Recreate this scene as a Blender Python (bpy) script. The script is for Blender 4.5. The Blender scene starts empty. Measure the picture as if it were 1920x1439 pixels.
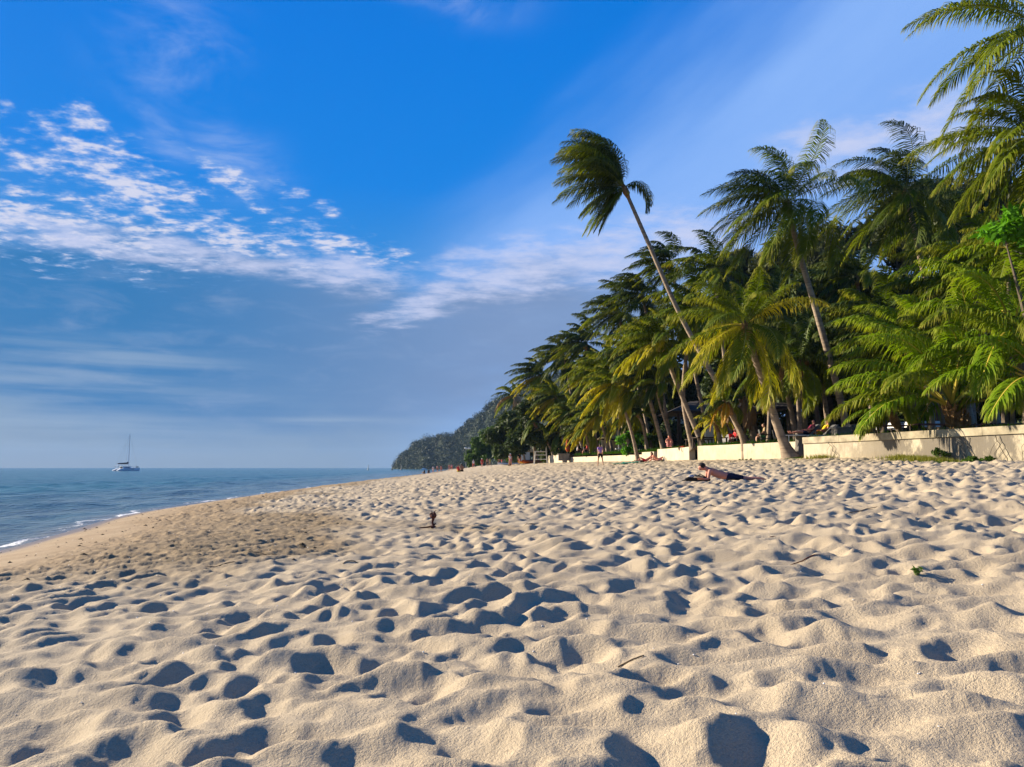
import bpy, math, random
import numpy as np
from mathutils import Vector, Matrix
R = math.radians
scn = bpy.context.scene
COL = scn.collection

# ------------------------------------------------------------------ camera
FPX = 1400.0
EYE = 1.9
PITCH = math.atan(157.5 / FPX)
cam_d = bpy.data.cameras.new('camera')
cam_d.sensor_width = 36.0
cam_d.lens = FPX / 1920 * 36.0
cam_d.clip_start = 0.05
cam_d.clip_end = 30000
cam = bpy.data.objects.new('camera', cam_d)
cam.location = (0, 0, EYE)
cam.rotation_euler = (math.pi / 2 + PITCH, 0, 0)
COL.objects.link(cam)
scn.camera = cam

# ------------------------------------------------------------------ light, sky, exposure
SUN_EL, SUN_AZ = 20.0, -64.0        # azimuth measured from +Y (view direction) towards +X
scn.view_settings.view_transform = 'Standard'
scn.view_settings.look = 'None'
scn.view_settings.gamma = 1.0
scn.view_settings.use_curve_mapping = False
scn.view_settings.exposure = 1.25
scn.cycles.max_bounces = 6
scn.cycles.diffuse_bounces = 3
scn.cycles.glossy_bounces = 3
scn.cycles.transmission_bounces = 4
scn.cycles.transparent_max_bounces = 6
scn.cycles.volume_bounces = 0

sl = bpy.data.lights.new('sun', 'SUN')
sl.energy = 5.0
sl.angle = R(0.6)
sl.color = (1.0, 0.87, 0.67)
sun = bpy.data.objects.new('sun', sl)
_az, _el = R(SUN_AZ), R(SUN_EL)
sdir = Vector((math.sin(_az) * math.cos(_el), math.cos(_az) * math.cos(_el), math.sin(_el)))
sun.rotation_euler = sdir.to_track_quat('Z', 'Y').to_euler()
sun.location = (-40, 30, 60)
COL.objects.link(sun)


class NT:
    """small node-building helper"""
    def __init__(s, tree):
        s.t = tree
        s.n = tree.nodes
        s.l = tree.links

    def put(s, sock, v):
        if hasattr(v, 'links') or isinstance(v, bpy.types.NodeSocket):
            s.l.new(v, sock)
        else:
            try:
                sock.default_value = v
            except Exception:
                sock.default_value = tuple(v) + (1.0,) if len(v) == 3 else v[:3]

    def m(s, op, a, b=None, c=None, clamp=False):
        x = s.n.new('ShaderNodeMath')
        x.operation = op
        x.use_clamp = clamp
        s.put(x.inputs[0], a)
        if b is not None: s.put(x.inputs[1], b)
        if c is not None: s.put(x.inputs[2], c)
        return x.outputs[0]

    def ss(s, v, lo, hi):
        x = s.n.new('ShaderNodeMapRange')
        x.interpolation_type = 'SMOOTHSTEP'
        s.put(x.inputs['Value'], v)
        x.inputs['From Min'].default_value = lo
        x.inputs['From Max'].default_value = hi
        return x.outputs[0]

    def mix(s, f, a, b, mode='MIX'):
        x = s.n.new('ShaderNodeMix')
        x.data_type = 'RGBA'
        x.blend_type = mode
        s.put(x.inputs[0], f)
        s.put(x.inputs[6], a if not isinstance(a, tuple) or len(a) == 4 else a + (1,))
        s.put(x.inputs[7], b if not isinstance(b, tuple) or len(b) == 4 else b + (1,))
        return x.outputs[2]

    def noise(s, vec, scale, detail=4, rough=0.55, dist=0.0, out=0):
        x = s.n.new('ShaderNodeTexNoise')
        if vec is not None: s.l.new(vec, x.inputs['Vector'])
        x.inputs['Scale'].default_value = scale
        x.inputs['Detail'].default_value = detail
        x.inputs['Roughness'].default_value = rough
        x.inputs['Distortion'].default_value = dist
        return x.outputs[out]

    def comb(s, x, y, z=0.0):
        c = s.n.new('ShaderNodeCombineXYZ')
        s.put(c.inputs[0], x); s.put(c.inputs[1], y); s.put(c.inputs[2], z)
        return c.outputs[0]

    def sep(s, v):
        c = s.n.new('ShaderNodeSeparateXYZ')
        s.l.new(v, c.inputs[0])
        return c.outputs

    def ramp(s, f, stops, interp='LINEAR'):
        x = s.n.new('ShaderNodeValToRGB')
        s.put(x.inputs[0], f)
        cr = x.color_ramp
        cr.interpolation = interp
        while len(cr.elements) < len(stops): cr.elements.new(0.5)
        for e, (p, c) in zip(cr.elements, stops):
            e.position = p
            e.color = tuple(c) + (1,)
        return x.outputs[0]


def azel(px, py):
    u = (px - 960) / FPX; v = (719.5 - py) / FPX
    x, y, z = u, math.cos(PITCH) - math.sin(PITCH) * v, math.sin(PITCH) + math.cos(PITCH) * v
    return math.degrees(math.atan2(x, y)), math.degrees(math.atan2(z, math.hypot(x, y)))


world = bpy.data.worlds.new('World')
scn.world = world
world.use_nodes = True
wt = world.node_tree
wt.nodes.clear()
W = NT(wt)
tc = wt.nodes.new('ShaderNodeTexCoord')
dx, dy, dz = W.sep(tc.outputs['Generated'])
DEG = 180 / math.pi
az = W.m('MULTIPLY', W.m('ARCTAN2', dx, dy), DEG)
el = W.m('MULTIPLY', W.m('ARCSINE', dz), DEG)
azn = W.noise(W.comb(W.m('MULTIPLY', az, .12), W.m('MULTIPLY', el, .2)), 1.0, 3, .5)
sky = wt.nodes.new('ShaderNodeTexSky')
sky.sky_type = 'NISHITA'
sky.sun_disc = False
sky.sun_elevation = R(SUN_EL)
sky.sun_rotation = R(SUN_AZ)
sky.air_density = 1.0; sky.dust_density = 0.6; sky.ozone_density = 3.0
hsv = wt.nodes.new('ShaderNodeHueSaturation')
hsv.inputs['Saturation'].default_value = 1.35
wt.links.new(sky.outputs[0], hsv.inputs['Color'])
nish = hsv.outputs[0]
# clear-air colour by height above the horizon (in units where the background strength is 0.1)
eln = W.m('DIVIDE', el, 60.0, clamp=True)
blue = W.ramp(eln, [
    (0.00, (.195, .295, .44)), (0.04, (.185, .29, .46)), (0.13, (.12, .29, .56)), (0.25, (.035, .265, .70)),
    (0.35, (.002, .225, .78)), (0.52, (.0, .195, .76)), (1.0, (.0, .085, .40))])
SK = 4.15
clear = W.mix(0.03, W.mix(1.0, blue, (SK, SK, SK), 'MULTIPLY'), nish)
# cloud coordinates on a flat layer overhead
zz = W.m('ADD', W.m('MAXIMUM', dz, 0.0), 0.06)
qx, qy = W.m('DIVIDE', dx, zz), W.m('DIVIDE', dy, zz)
q = W.comb(qx, qy)


def blob(px, py, rx, ry, rot=0.0):
    """soft ellipse fixed in the sky: 1 at the centre falling to 0"""
    a, e = azel(px, py)
    k = math.degrees(1 / FPX) * .93
    rx, ry = rx * k, ry * k
    X = W.m('SUBTRACT', az, a); Y = W.m('SUBTRACT', el, e)
    c, s = math.cos(R(rot)), math.sin(R(rot))
    xr = W.m('ADD', W.m('MULTIPLY', X, c / rx), W.m('MULTIPLY', Y, s / rx))
    yr = W.m('SUBTRACT', W.m('MULTIPLY', Y, c / ry), W.m('MULTIPLY', X, s / ry))
    r2 = W.m('ADD', W.m('MULTIPLY', xr, xr), W.m('MULTIPLY', yr, yr))
    return W.m('EXPONENT', W.m('MULTIPLY', r2, -1.0))


def union(bs):
    r = bs[0]
    for b in bs[1:]: r = W.m('MAXIMUM', r, b)
    return r

# the high pale veil that fills the right of the view
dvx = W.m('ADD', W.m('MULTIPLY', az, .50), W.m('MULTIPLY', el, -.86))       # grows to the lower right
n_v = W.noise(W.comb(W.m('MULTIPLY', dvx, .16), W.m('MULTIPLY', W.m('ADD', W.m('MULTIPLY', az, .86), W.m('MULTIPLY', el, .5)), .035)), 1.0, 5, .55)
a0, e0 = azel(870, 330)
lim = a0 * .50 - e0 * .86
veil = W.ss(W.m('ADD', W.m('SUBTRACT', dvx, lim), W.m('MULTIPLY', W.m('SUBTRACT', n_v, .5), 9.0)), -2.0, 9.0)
veil = W.m('MULTIPLY', W.m('MULTIPLY', veil, W.ss(az, -14.0, 3.0)), W.ss(az, 100.0, 50.0))  # veil thinned out past the view to cut blue fill and deepen shadows
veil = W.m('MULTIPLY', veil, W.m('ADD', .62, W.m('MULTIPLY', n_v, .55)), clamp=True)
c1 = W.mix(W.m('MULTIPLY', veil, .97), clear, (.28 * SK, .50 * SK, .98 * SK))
# thin wisps
n_w = W.noise(q, 3.2, 8, .62, .4)
w_m = union([blob(325, 90, 100, 90), blob(440, 300, 90, 50, -20), blob(300, 250, 70, 30, -35), blob(880, 10, 120, 30)])
wis = W.m('MULTIPLY', W.m('MULTIPLY', w_m, W.ss(n_w, .40, .78)), .62)
c2 = W.mix(wis, c1, (.55 * SK, .66 * SK, .92 * SK))
# grey-violet cloud bank low in the sky
n_b = W.noise(W.comb(W.m('MULTIPLY', az, .07), W.m('MULTIPLY', el, .30)), 1.0, 6, .55, .3)
bank = union([blob(120, 560, 520, 120, 2), blob(480, 560, 420, 105, -8), blob(880, 640, 420, 130, 18), blob(500, 700, 700, 130, 0), blob(1100, 640, 380, 150, 8)])
bank = W.m('MULTIPLY', W.ss(W.m('ADD', bank, W.m('MULTIPLY', W.m('SUBTRACT', n_b, .5), .8)), .22, .78), W.m('ADD', .70, W.m('MULTIPLY', n_b, .4)), clamp=True)
bcol = W.mix(W.ss(az, -30, 2), (.030 * SK, .195 * SK, .48 * SK), (.20 * SK, .305 * SK, .53 * SK))
n_b2 = W.noise(W.comb(W.m('MULTIPLY', az, .16), W.m('MULTIPLY', el, .55)), 1.3, 7, .6, .5)
bcol = W.mix(W.m('MULTIPLY', W.ss(n_b2, .45, .8), .55), bcol, (.24 * SK, .36 * SK, .60 * SK))
c3 = W.mix(bank, c2, bcol)
# pale streaks along the lower left
n_s = W.noise(W.comb(W.m('MULTIPLY', az, .05), W.m('MULTIPLY', el, .9)), 1.2, 5, .55, .2)
st = W.m('MULTIPLY', union([blob(60, 715, 330, 48, -1), blob(230, 672, 220, 26, -2), blob(620, 790, 180, 9, 0), blob(60, 800, 400, 40)]), W.ss(n_s, .30, .66))
c4 = W.mix(W.m('MULTIPLY', st, .62), c3, (.33 * SK, .45 * SK, .62 * SK))
# broken white altocumulus
n_a = W.noise(W.comb(qx, W.m('MULTIPLY', qy, 1.2)), 15.0, 8, .60, .0)
n_a2 = W.noise(q, 1.7, 3, .5)
alto = union([blob(100, 425, 330, 75, -3), blob(70, 300, 110, 45, -5), blob(230, 345, 230, 72, -22), blob(150, 228, 62, 34, -10), blob(440, 445, 240, 52, -8),
              blob(620, 452, 170, 42, -12), blob(735, 476, 85, 20, -6), blob(430, 335, 80, 30, -25), blob(535, 358, 62, 20, -10), blob(620, 400, 60, 18, -25), blob(15, 195, 22, 10), blob(15, 270, 60, 26)])
n_a3 = W.noise(q, 6.5, 4, .55)
cov = W.m('ADD', W.m('MULTIPLY', alto, .95), W.m('ADD', W.m('MULTIPLY', n_a, 2.2), W.m('ADD', W.m('MULTIPLY', n_a3, 1.5), W.m('MULTIPLY', n_a2, .6))))
aden = W.m('MULTIPLY', W.ss(cov, 2.52, 3.42), W.ss(alto, .10, .32))
cum = union([blob(960, 505, 170, 60, 8), blob(1110, 480, 140, 60, 8), blob(820, 560, 130, 34, 24), blob(300, 470, 420, 26, -2), blob(640, 505, 150, 30, -4), blob(740, 590, 80, 14, 10), blob(620, 520, 140, 26, -8), blob(1270, 450, 150, 60), blob(1560, 280, 110, 60), blob(1740, 240, 110, 60)])
n_c = W.noise(W.comb(qx, W.m('MULTIPLY', qy, 1.2)), 5.5, 9, .62, .1)
cden = W.m('MULTIPLY', W.ss(W.m('ADD', W.m('MULTIPLY', cum, .75), W.m('MULTIPLY', n_c, 2.6)), 1.25, 2.45), W.ss(cum, .05, .45))
puffc = W.ramp(W.m('MULTIPLY', aden, W.m('ADD', .55, n_a), clamp=True), [(0.0, (.16 * SK, .38 * SK, .78 * SK)), (.55, (.44 * SK, .57 * SK, .86 * SK)), (1.0, (.74 * SK, .75 * SK, .89 * SK))])
c5 = W.mix(W.m('MULTIPLY', aden, .90), c4, puffc)
c6 = W.mix(W.m('MULTIPLY', cden, .85), c5, (.62 * SK, .67 * SK, .90 * SK))
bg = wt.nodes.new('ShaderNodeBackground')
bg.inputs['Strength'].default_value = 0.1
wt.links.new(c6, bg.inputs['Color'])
wo = wt.nodes.new('ShaderNodeOutputWorld')
wt.links.new(bg.outputs[0], wo.inputs['Surface'])


def ray(px, py):
    u = (px - 960) / FPX; v = (719.5 - py) / FPX
    return Vector((u, math.cos(PITCH) - math.sin(PITCH) * v, math.sin(PITCH) + math.cos(PITCH) * v))


def P(px, py, Y):
    """a point Y metres down the beach, seen at that spot of the photograph"""
    r = ray(px, py)
    k = Y / r.y
    return Vector((r.x * k, Y, EYE + r.z * k))


def tag(o, label=None, cat=None, group=None, kind=None):
    if label: o['label'] = label
    if cat: o['category'] = cat
    if group: o['group'] = group
    if kind: o['kind'] = kind
    return o


def link(name, me, mat=None, parent=None, loc=None):
    o = bpy.data.objects.new(name, me)
    COL.objects.link(o)
    if mat is not None and me is not None and len(me.materials) == 0:
        for m_ in (mat if isinstance(mat, (list, tuple)) else [mat]): me.materials.append(m_)
    if parent is not None: o.parent = parent
    if loc is not None: o.location = loc
    return o


def thing(name, loc, label, cat, group=None, rotz=0.0):
    o = bpy.data.objects.new(name, None)
    o.empty_display_size = .2
    COL.objects.link(o)
    o.location = loc
    o.rotation_euler = (0, 0, rotz)
    return tag(o, label, cat, group)


def np_mesh(name, verts, quads=None, tris=None, smooth=False, attrs=None, midx=None):
    """fast mesh from numpy arrays"""
    me = bpy.data.meshes.new(name)
    verts = np.asarray(verts, dtype=np.float32)
    me.vertices.add(len(verts))
    me.vertices.foreach_set('co', verts.ravel())
    parts, tot = [], []
    if quads is not None and len(quads):
        parts.append(np.asarray(quads, dtype=np.int32).ravel()); tot.append(np.full(len(quads), 4, np.int32))
    if tris is not None and len(tris):
        parts.append(np.asarray(tris, dtype=np.int32).ravel()); tot.append(np.full(len(tris), 3, np.int32))
    li = np.concatenate(parts); lt = np.concatenate(tot)
    ls = np.concatenate([[0], np.cumsum(lt)[:-1]]).astype(np.int32)
    me.loops.add(len(li))
    me.loops.foreach_set('vertex_index', li)
    me.polygons.add(len(lt))
    me.polygons.foreach_set('loop_start', ls)
    me.polygons.foreach_set('loop_total', lt)
    if midx is not None:
        me.polygons.foreach_set('material_index', np.asarray(midx, dtype=np.int32))
    me.polygons.foreach_set('use_smooth', np.full(len(lt), bool(smooth)))
    me.update(calc_edges=True)
    if attrs:
        for k, v in attrs.items():
            a = me.attributes.new(k, 'FLOAT', 'POINT')
            a.data.foreach_set('value', np.asarray(v, dtype=np.float32).ravel())
    return me


class MB:
    """collects simple solids into one mesh"""
    def __init__(s):
        s.v, s.f = [], []

    def box(s, lo, hi, mtx=None):
        b = len(s.v)
        for z in (lo[2], hi[2]):
            for x, y in ((lo[0], lo[1]), (hi[0], lo[1]), (hi[0], hi[1]), (lo[0], hi[1])):
                p = Vector((x, y, z))
                s.v.append(tuple(mtx @ p if mtx else p))
        s.f += [tuple(b + i for i in q_) for q_ in ((3, 2, 1, 0), (4, 5, 6, 7), (0, 1, 5, 4), (1, 2, 6, 5), (2, 3, 7, 6), (3, 0, 4, 7))]
        return s

    def prism(s, pts, z0, z1):
        b, n = len(s.v), len(pts)
        z0 = z0 if isinstance(z0, (list, tuple)) else [z0] * n
        z1 = z1 if isinstance(z1, (list, tuple)) else [z1] * n
        s.v += [(p[0], p[1], z0[i]) for i, p in enumerate(pts)] + [(p[0], p[1], z1[i]) for i, p in enumerate(pts)]
        s.f.append(tuple(b + i for i in reversed(range(n))))
        s.f.append(tuple(b + n + i for i in range(n)))
        for i in range(n):
            j = (i + 1) % n
            s.f.append((b + i, b + j, b + n + j, b + n + i))
        return s

    def tube(s, pts, r, n=8, cap=True):
        pts = [Vector(p) for p in pts]
        rs = r if isinstance(r, (list, tuple)) else [r] * len(pts)
        b = len(s.v)
        up = Vector((0, 0, 1))
        prev = None
        for i, p in enumerate(pts):
            d = (pts[min(i + 1, len(pts) - 1)] - pts[max(i - 1, 0)])
            d.normalize()
            if prev is None:
                a = d.cross(up if abs(d.z) < .9 else Vector((1, 0, 0))).normalized()
            else:
                a = (prev - d * prev.dot(d)).normalized()
            prev = a
            c = d.cross(a)
            for k in range(n):
                t = 2 * math.pi * k / n
                s.v.append(tuple(p + (a * math.cos(t) + c * math.sin(t)) * rs[i]))
        for i in range(len(pts) - 1):
            for k in range(n):
                k2 = (k + 1) % n
                s.f.append((b + i * n + k, b + i * n + k2, b + (i + 1) * n + k2, b + (i + 1) * n + k))
        if cap:
            s.f.append(tuple(b + k for k in reversed(range(n))))
            e = b + (len(pts) - 1) * n
            s.f.append(tuple(e + k for k in range(n)))
        return s

    def ball(s, c, r, nu=10, nv=7, jit=0.0, rng=None):
        c = Vector(c)
        r = r if isinstance(r, (list, tuple)) else (r, r, r)
        b = len(s.v)
        s.v.append((c.x, c.y, c.z - r[2]))
        for j in range(1, nv):
            ph = math.pi * j / nv - math.pi / 2
            for i in range(nu):
                th = 2 * math.pi * i / nu
                k = 1 + (rng.uniform(-jit, jit) if rng else 0)
                s.v.append((c.x + r[0] * k * math.cos(ph) * math.cos(th), c.y + r[1] * k * math.cos(ph) * math.sin(th), c.z + r[2] * k * math.sin(ph)))
        s.v.append((c.x, c.y, c.z + r[2]))
        top = len(s.v) - 1
        for i in range(nu):
            i2 = (i + 1) % nu
            s.f.append((b, b + 1 + i2, b + 1 + i))
            for j in range(nv - 2):
                a0_, a1_ = b + 1 + j * nu, b + 1 + (j + 1) * nu
                s.f.append((a0_ + i, a0_ + i2, a1_ + i2, a1_ + i))
            a0_ = b + 1 + (nv - 2) * nu
            s.f.append((a0_ + i, a0_ + i2, top))
        return s

    def face(s, pts):
        b = len(s.v)
        s.v += [tuple(p) for p in pts]
        s.f.append(tuple(range(b, b + len(pts))))
        return s

    def mesh(s, name, smooth=False):
        me = bpy.data.meshes.new(name)
        me.from_pydata(s.v, [], s.f)
        me.update()
        if smooth:
            me.polygons.foreach_set('use_smooth', np.full(len(me.polygons), True))
        return me

    def obj(s, name, mat, parent=None, loc=None, smooth=False):
        return link(name, s.mesh(name, smooth), mat, parent, loc)


# ------------------------------------------------------------------ materials
def pmat(name, col, rough=.8, spec=.3, noise_s=None, noise_a=.25, bump=None, metal=0.0):
    m_ = bpy.data.materials.new(name)
    m_.use_nodes = True
    N_ = NT(m_.node_tree)
    bs = m_.node_tree.nodes['Principled BSDF']
    bs.inputs['Roughness'].default_value = rough
    bs.inputs['Specular IOR Level'].default_value = spec
    bs.inputs['Metallic'].default_value = metal
    if noise_s:
        t_ = m_.node_tree.nodes.new('ShaderNodeTexCoord')
        n_ = N_.noise(t_.outputs['Object'], noise_s, 5, .6)
        d_ = tuple(c * (1 - noise_a) for c in col); u_ = tuple(min(1, c * (1 + noise_a)) for c in col)
        N_.l.new(N_.ramp(n_, [(.3, d_), (.7, u_)]), bs.inputs['Base Color'])
        if bump:
            b_ = m_.node_tree.nodes.new('ShaderNodeBump')
            b_.inputs['Strength'].default_value = bump
            b_.inputs['Distance'].default_value = .02
            N_.l.new(N_.noise(t_.outputs['Object'], noise_s * 3, 4, .6), b_.inputs['Height'])
            N_.l.new(b_.outputs[0], bs.inputs['Normal'])
    else:
        bs.inputs['Base Color'].default_value = tuple(col) + (1,)
    return m_
# ------------------------------------------------------------------ ground shape
YW = np.array([-60, -30, 0, 17, 30, 42, 66, 100, 170, 300, 500, 700, 1200.])
XWv = np.array([-6, -7, -9.3, -11.6, -15.6, -16.9, -18.8, -20, -22, -31, -42, -60, -110.])
_yd = np.arange(-60, 1200, .5)
_xd = np.interp(_yd, YW, XWv)
_k = np.exp(-np.linspace(-2.5, 2.5, 25) ** 2); _k /= _k.sum()
_xd = np.convolve(np.pad(_xd, 12, mode='edge'), _k, mode='valid')
YL = np.array([-60, 0, 26.5, 36.7, 39.4, 48.5, 51, 59, 62, 85, 95, 120, 170, 230, 400, 700, 1200.])
XLv = np.array([21, 19.6, 18.2, 14.2, 15.1, 12.0, 12.05, 11.4, 11.3, 6.2, 5, 1.5, -4, -9, -18, -30, -60.])


def Xw(Y): return np.interp(Y, _yd, _xd)
def Xl(Y): return np.interp(Y, YL, XLv)


def sstep(x, a, b):
    t = np.clip((x - a) / (b - a), 0, 1)
    return t * t * (3 - 2 * t)


def base_h(X, Y):
    X = np.asarray(X, float); Y = np.asarray(Y, float)
    xw, xl = Xw(Y), Xl(Y)
    t = (X - xw) / (xl - xw)
    z = np.interp(t, [-3, -.5, 0, .05, .1, .2, .33, .45, .59, .8, 1.0, 1.2], [-6, -1.6, 0, .20, .37, .60, .80, 1.07, 1.42, 1.92, 2.36, 2.4])
    z = z + .12 * sstep(Y, 38, 80) * sstep(t, .7, 1) - .72 * np.exp(-((X - 19) / 3.0) ** 2 - ((Y - 24) / 6.0) ** 2)
    return z


def gz(x, y): return float(base_h(x, y))


PLAT = 3.2          # level of the terrace behind the wall

# footprint field: one periodic 18 m tile of trampled sand, overwritten print by print
rs = np.random.RandomState(11)
NT_ = 1500; CELL = .012; TILE = NT_ * CELL


def pnoise(lam, seed, power=1.6, aniso=1.0):
    """periodic band-limited noise with wavelengths around lam metres"""
    r_ = np.random.RandomState(seed)
    f = np.fft.rfft2(r_.randn(NT_, NT_).astype(np.float32))
    kx = np.fft.fftfreq(NT_, CELL)[:, None]; ky = np.fft.rfftfreq(NT_, CELL)[None, :] * aniso
    k = np.sqrt(kx * kx + ky * ky) + 1e-6
    k0 = 1 / lam
    amp = (k / k0) ** 2 / (1 + (k / k0) ** (2 + power * 2))
    h_ = np.fft.irfft2(f * amp, s=(NT_, NT_))
    return (h_ / h_.std()).astype(np.float32)


field = .026 * pnoise(.85, 1, aniso=.55) + .009 * pnoise(.42, 2, aniso=.6)
wob = pnoise(.30, 3, 1.6)
npr = 2900
for i in range(npr):
    cx, cy = rs.rand(2) * NT_
    long_ = rs.uniform(.15, .25); wide = rs.uniform(.10, .15)
    dep = rs.uniform(.034, .070)
    if rs.rand() < .42:
        k_ = rs.uniform(.45, .75); long_ *= k_; wide *= k_; dep *= .75 * k_ + .12
    th = rs.choice([1.40, 1.75]) + rs.randn() * .5
    if rs.rand() < .18: th = rs.rand() * 6.28
    ct, st_ = math.cos(th), math.sin(th)
    n = int(long_ * 1.9 / CELL)
    ix = np.arange(int(cx) - n, int(cx) + n + 1); iy = np.arange(int(cy) - n, int(cy) + n + 1)
    gx, gy = (ix - cx) * CELL, (iy - cy) * CELL
    GX, GY = np.meshgrid(gx, gy, indexing='ij')
    a = (GX * ct + GY * st_) / long_; b = (-GX * st_ + GY * ct) / (wide * (1 + .18 * np.clip(a, -1, 1)))
    sel = np.ix_(ix % NT_, iy % NT_)
    r = np.sqrt(a * a + b * b) + .06 * wob[sel]
    old = field[sel]
    m = 1 - sstep(r, .35, 1.15)
    bowl = np.clip(1 - (r / 1.08) ** 2, 0, 1) ** 1.25
    new = old * (1 - .55 * m) + old[n, n] * .3 * m - dep * bowl * (1 - .25 * np.clip(a, -1, 1))
    new += dep * .20 * np.exp(-((r - 1.35) / .30) ** 2)
    field[sel] = new
field -= field.mean()


def relax(h, tan_, it):
    for _ in range(it):
        for ax in (0, 1):
            d = np.roll(h, -1, ax) - h
            ex = np.clip(np.abs(d) - tan_ * CELL, 0, None) * np.sign(d) * .25
            h = h + ex - np.roll(ex, 1, ax)
    return h


field = relax(field, .62, 40)
_f = np.fft.rfft2(field)
_kx = np.fft.fftfreq(NT_, CELL)[:, None]; _ky = np.fft.rfftfreq(NT_, CELL)[None, :]
field = np.fft.irfft2(_f * np.exp(-(_kx ** 2 + _ky ** 2) * (2 * math.pi * .013) ** 2 / 2), s=(NT_, NT_)).astype(np.float32)
field += .0014 * pnoise(.10, 5, 1.0)
crumb = np.clip(pnoise(.13, 7, .7), .1, 3) * .020 + .010 * pnoise(.35, 8, .9)
crumb = relax(crumb.astype(np.float32), 1.0, 6)


def samp(h, X, Y, ang, ox, oy, sc=1.0):
    c, s = math.cos(ang), math.sin(ang)
    u = ((X * c - Y * s) * sc + ox) / CELL; v = ((X * s + Y * c) * sc + oy) / CELL
    iu = np.floor(u).astype(int); iv = np.floor(v).astype(int)
    fu = (u - iu).astype(np.float32); fv = (v - iv).astype(np.float32)
    i0, i1, j0, j1 = iu % NT_, (iu + 1) % NT_, iv % NT_, (iv + 1) % NT_
    return (h[i0, j0] * (1 - fu) + h[i1, j0] * fu) * (1 - fv) + (h[i0, j1] * (1 - fu) + h[i1, j1] * fu) * fv


def beach(X, Y):
    """height, wetness, crumbliness of the beach"""
    z = base_h(X, Y)
    s = X - Xw(Y)
    t = s / (Xl(Y) - Xw(Y))
    edge = .5 * np.sin(Y * .31) + .3 * np.sin(Y * .83 + 1)
    smooth = sstep(s + edge, 2.0, 3.9)
    dirty = sstep(s + edge, 1.6, 3.2) * (1 - sstep(s + edge * 1.5 + 1.6 * np.sin(X * 1.7 + Y * .9) * np.sin(Y * .61), 4.6 + 1.8 * np.exp(-((Y - 15) / 8) ** 2), 7.6 + 2.6 * np.exp(-((Y - 15) / 8) ** 2)))
    dirty = dirty * sstep(Y + .35 * X, 5.5, 9.5)
    sel = sstep(np.sin(X * .21 + Y * .13) + np.sin(Y * .17 - X * .07 + 2), -.25, .25)
    f1 = samp(field, X, Y, .10, 3, 5); f2 = samp(field, X, Y, 2.3, 8, 1, .93)
    f = f1 * sel + f2 * (1 - sel)
    big = .05 * np.sin(X * .9 + 1.3 * np.sin(Y * .6)) * np.sin(Y * .75 + X * .3)
    amp = .86 + .16 * sstep(Y, 4, 9) + .33 * sstep(Y, 8, 40)
    near_wall = 1 - .65 * sstep(t, .93, 1.0)
    z = z + smooth * near_wall * (f * amp * (1 - .45 * dirty) + big * .8)
    z = z + (.62 + .6 * sstep(Y, 14, 40)) * dirty * samp(crumb, X, Y, .7, 0, 0)
    wet = 1 - sstep(s, .25, 1.5 + .3 * np.sin(Y * .9))
    return z, wet, dirty, f


# fan-shaped sheet: fine near the viewer, coarse far away
nr = 1020
Yr = [1.2]
while Yr[-1] < 1150: Yr.append(Yr[-1] + .0052 * (Yr[-1] + 1.0) * (1 if Yr[-1] < 260 else 6))
Yr = np.concatenate([np.linspace(-40, 1.15, 46), Yr])
uin = np.linspace(-.80, .78, 800)
out_r = .78 + np.cumsum(np.geomspace(.004, 2.2, 34)); out_l = -.80 - np.cumsum(np.geomspace(.004, 1.0, 30))
ua = np.concatenate([out_l[::-1], uin, out_r])
wd = np.maximum(Yr + 1.6, 2.75)
U, YY = np.meshgrid(ua, Yr)
XX = U * wd[:, None]
XX = np.clip(XX, (Xw(Yr) - 9)[:, None], (Xl(Yr) + .45)[:, None])
Z, wet, dirty, fld = beach(XX, YY)
nc = len(ua)
V = np.stack([XX, YY, Z], -1).reshape(-1, 3)
I = np.arange(len(Yr) - 1)[:, None] * nc + np.arange(nc - 1)[None, :]
Q = np.stack([I, I + 1, I + nc + 1, I + nc], -1).reshape(-1, 4)
xq = V[Q][:, :, 0]
Q = Q[(xq.max(1) - xq.min(1)) > 1e-5]
me = np_mesh('beach_sand', V, Q, smooth=True, attrs={'wet': wet, 'dirty': dirty, 'relief': fld, 'damp': 1 - sstep(XX - Xw(YY), 2.0, 6.5)})

sandm = bpy.data.materials.new('beach_sand')
sandm.use_nodes = True
S = NT(sandm.node_tree)
bs = sandm.node_tree.nodes['Principled BSDF']
geo = S.n.new('ShaderNodeNewGeometry')
pos = geo.outputs['Position']


def attr(S_, name):
    a = S_.n.new('ShaderNodeAttribute'); a.attribute_name = name
    return a.outputs['Fac']


g1 = S.noise(pos, 150, 3, .7)
g2 = S.noise(pos, 60, 3, .6)
g3 = S.noise(pos, 1.1, 5, .6)
g4 = S.noise(pos, 9, 4, .6)
base = S.ramp(g3, [(.3, (.365, .290, .192)), (.7, (.43, .350, .238))])
base = S.mix(S.m('MULTIPLY', S.ss(g4, .45, .8), .30), base, (.30, .23, .145))
damp = attr(S, 'damp')
base = S.mix(S.m('MULTIPLY', S.ss(g1, .30, .70), .60), base, (.56, .46, .32))
base = S.mix(S.m('MULTIPLY', S.ss(g2, .52, .72), .25), base, (.20, .155, .10))
dcol = S.mix(S.ss(S.noise(pos, 5.0, 7, .72), .40, .62), (.29, .20, .10), (.14, .10, .05))
base = S.mix(S.m('MULTIPLY', attr(S, 'dirty'), S.m('ADD', .62, S.m('MULTIPLY', g3, .5)), clamp=True), base, dcol)
base = S.mix(S.m('MULTIPLY', damp, .85), base, S.mix(S.ss(g3, .3, .7), (.31, .205, .105), (.37, .26, .145)))
wetc = (.20, .14, .085)
base = S.mix(S.m('MULTIPLY', S.ss(attr(S, 'wet'), .05, .95), .85), base, wetc)
S.l.new(base, bs.inputs['Base Color'])
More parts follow.
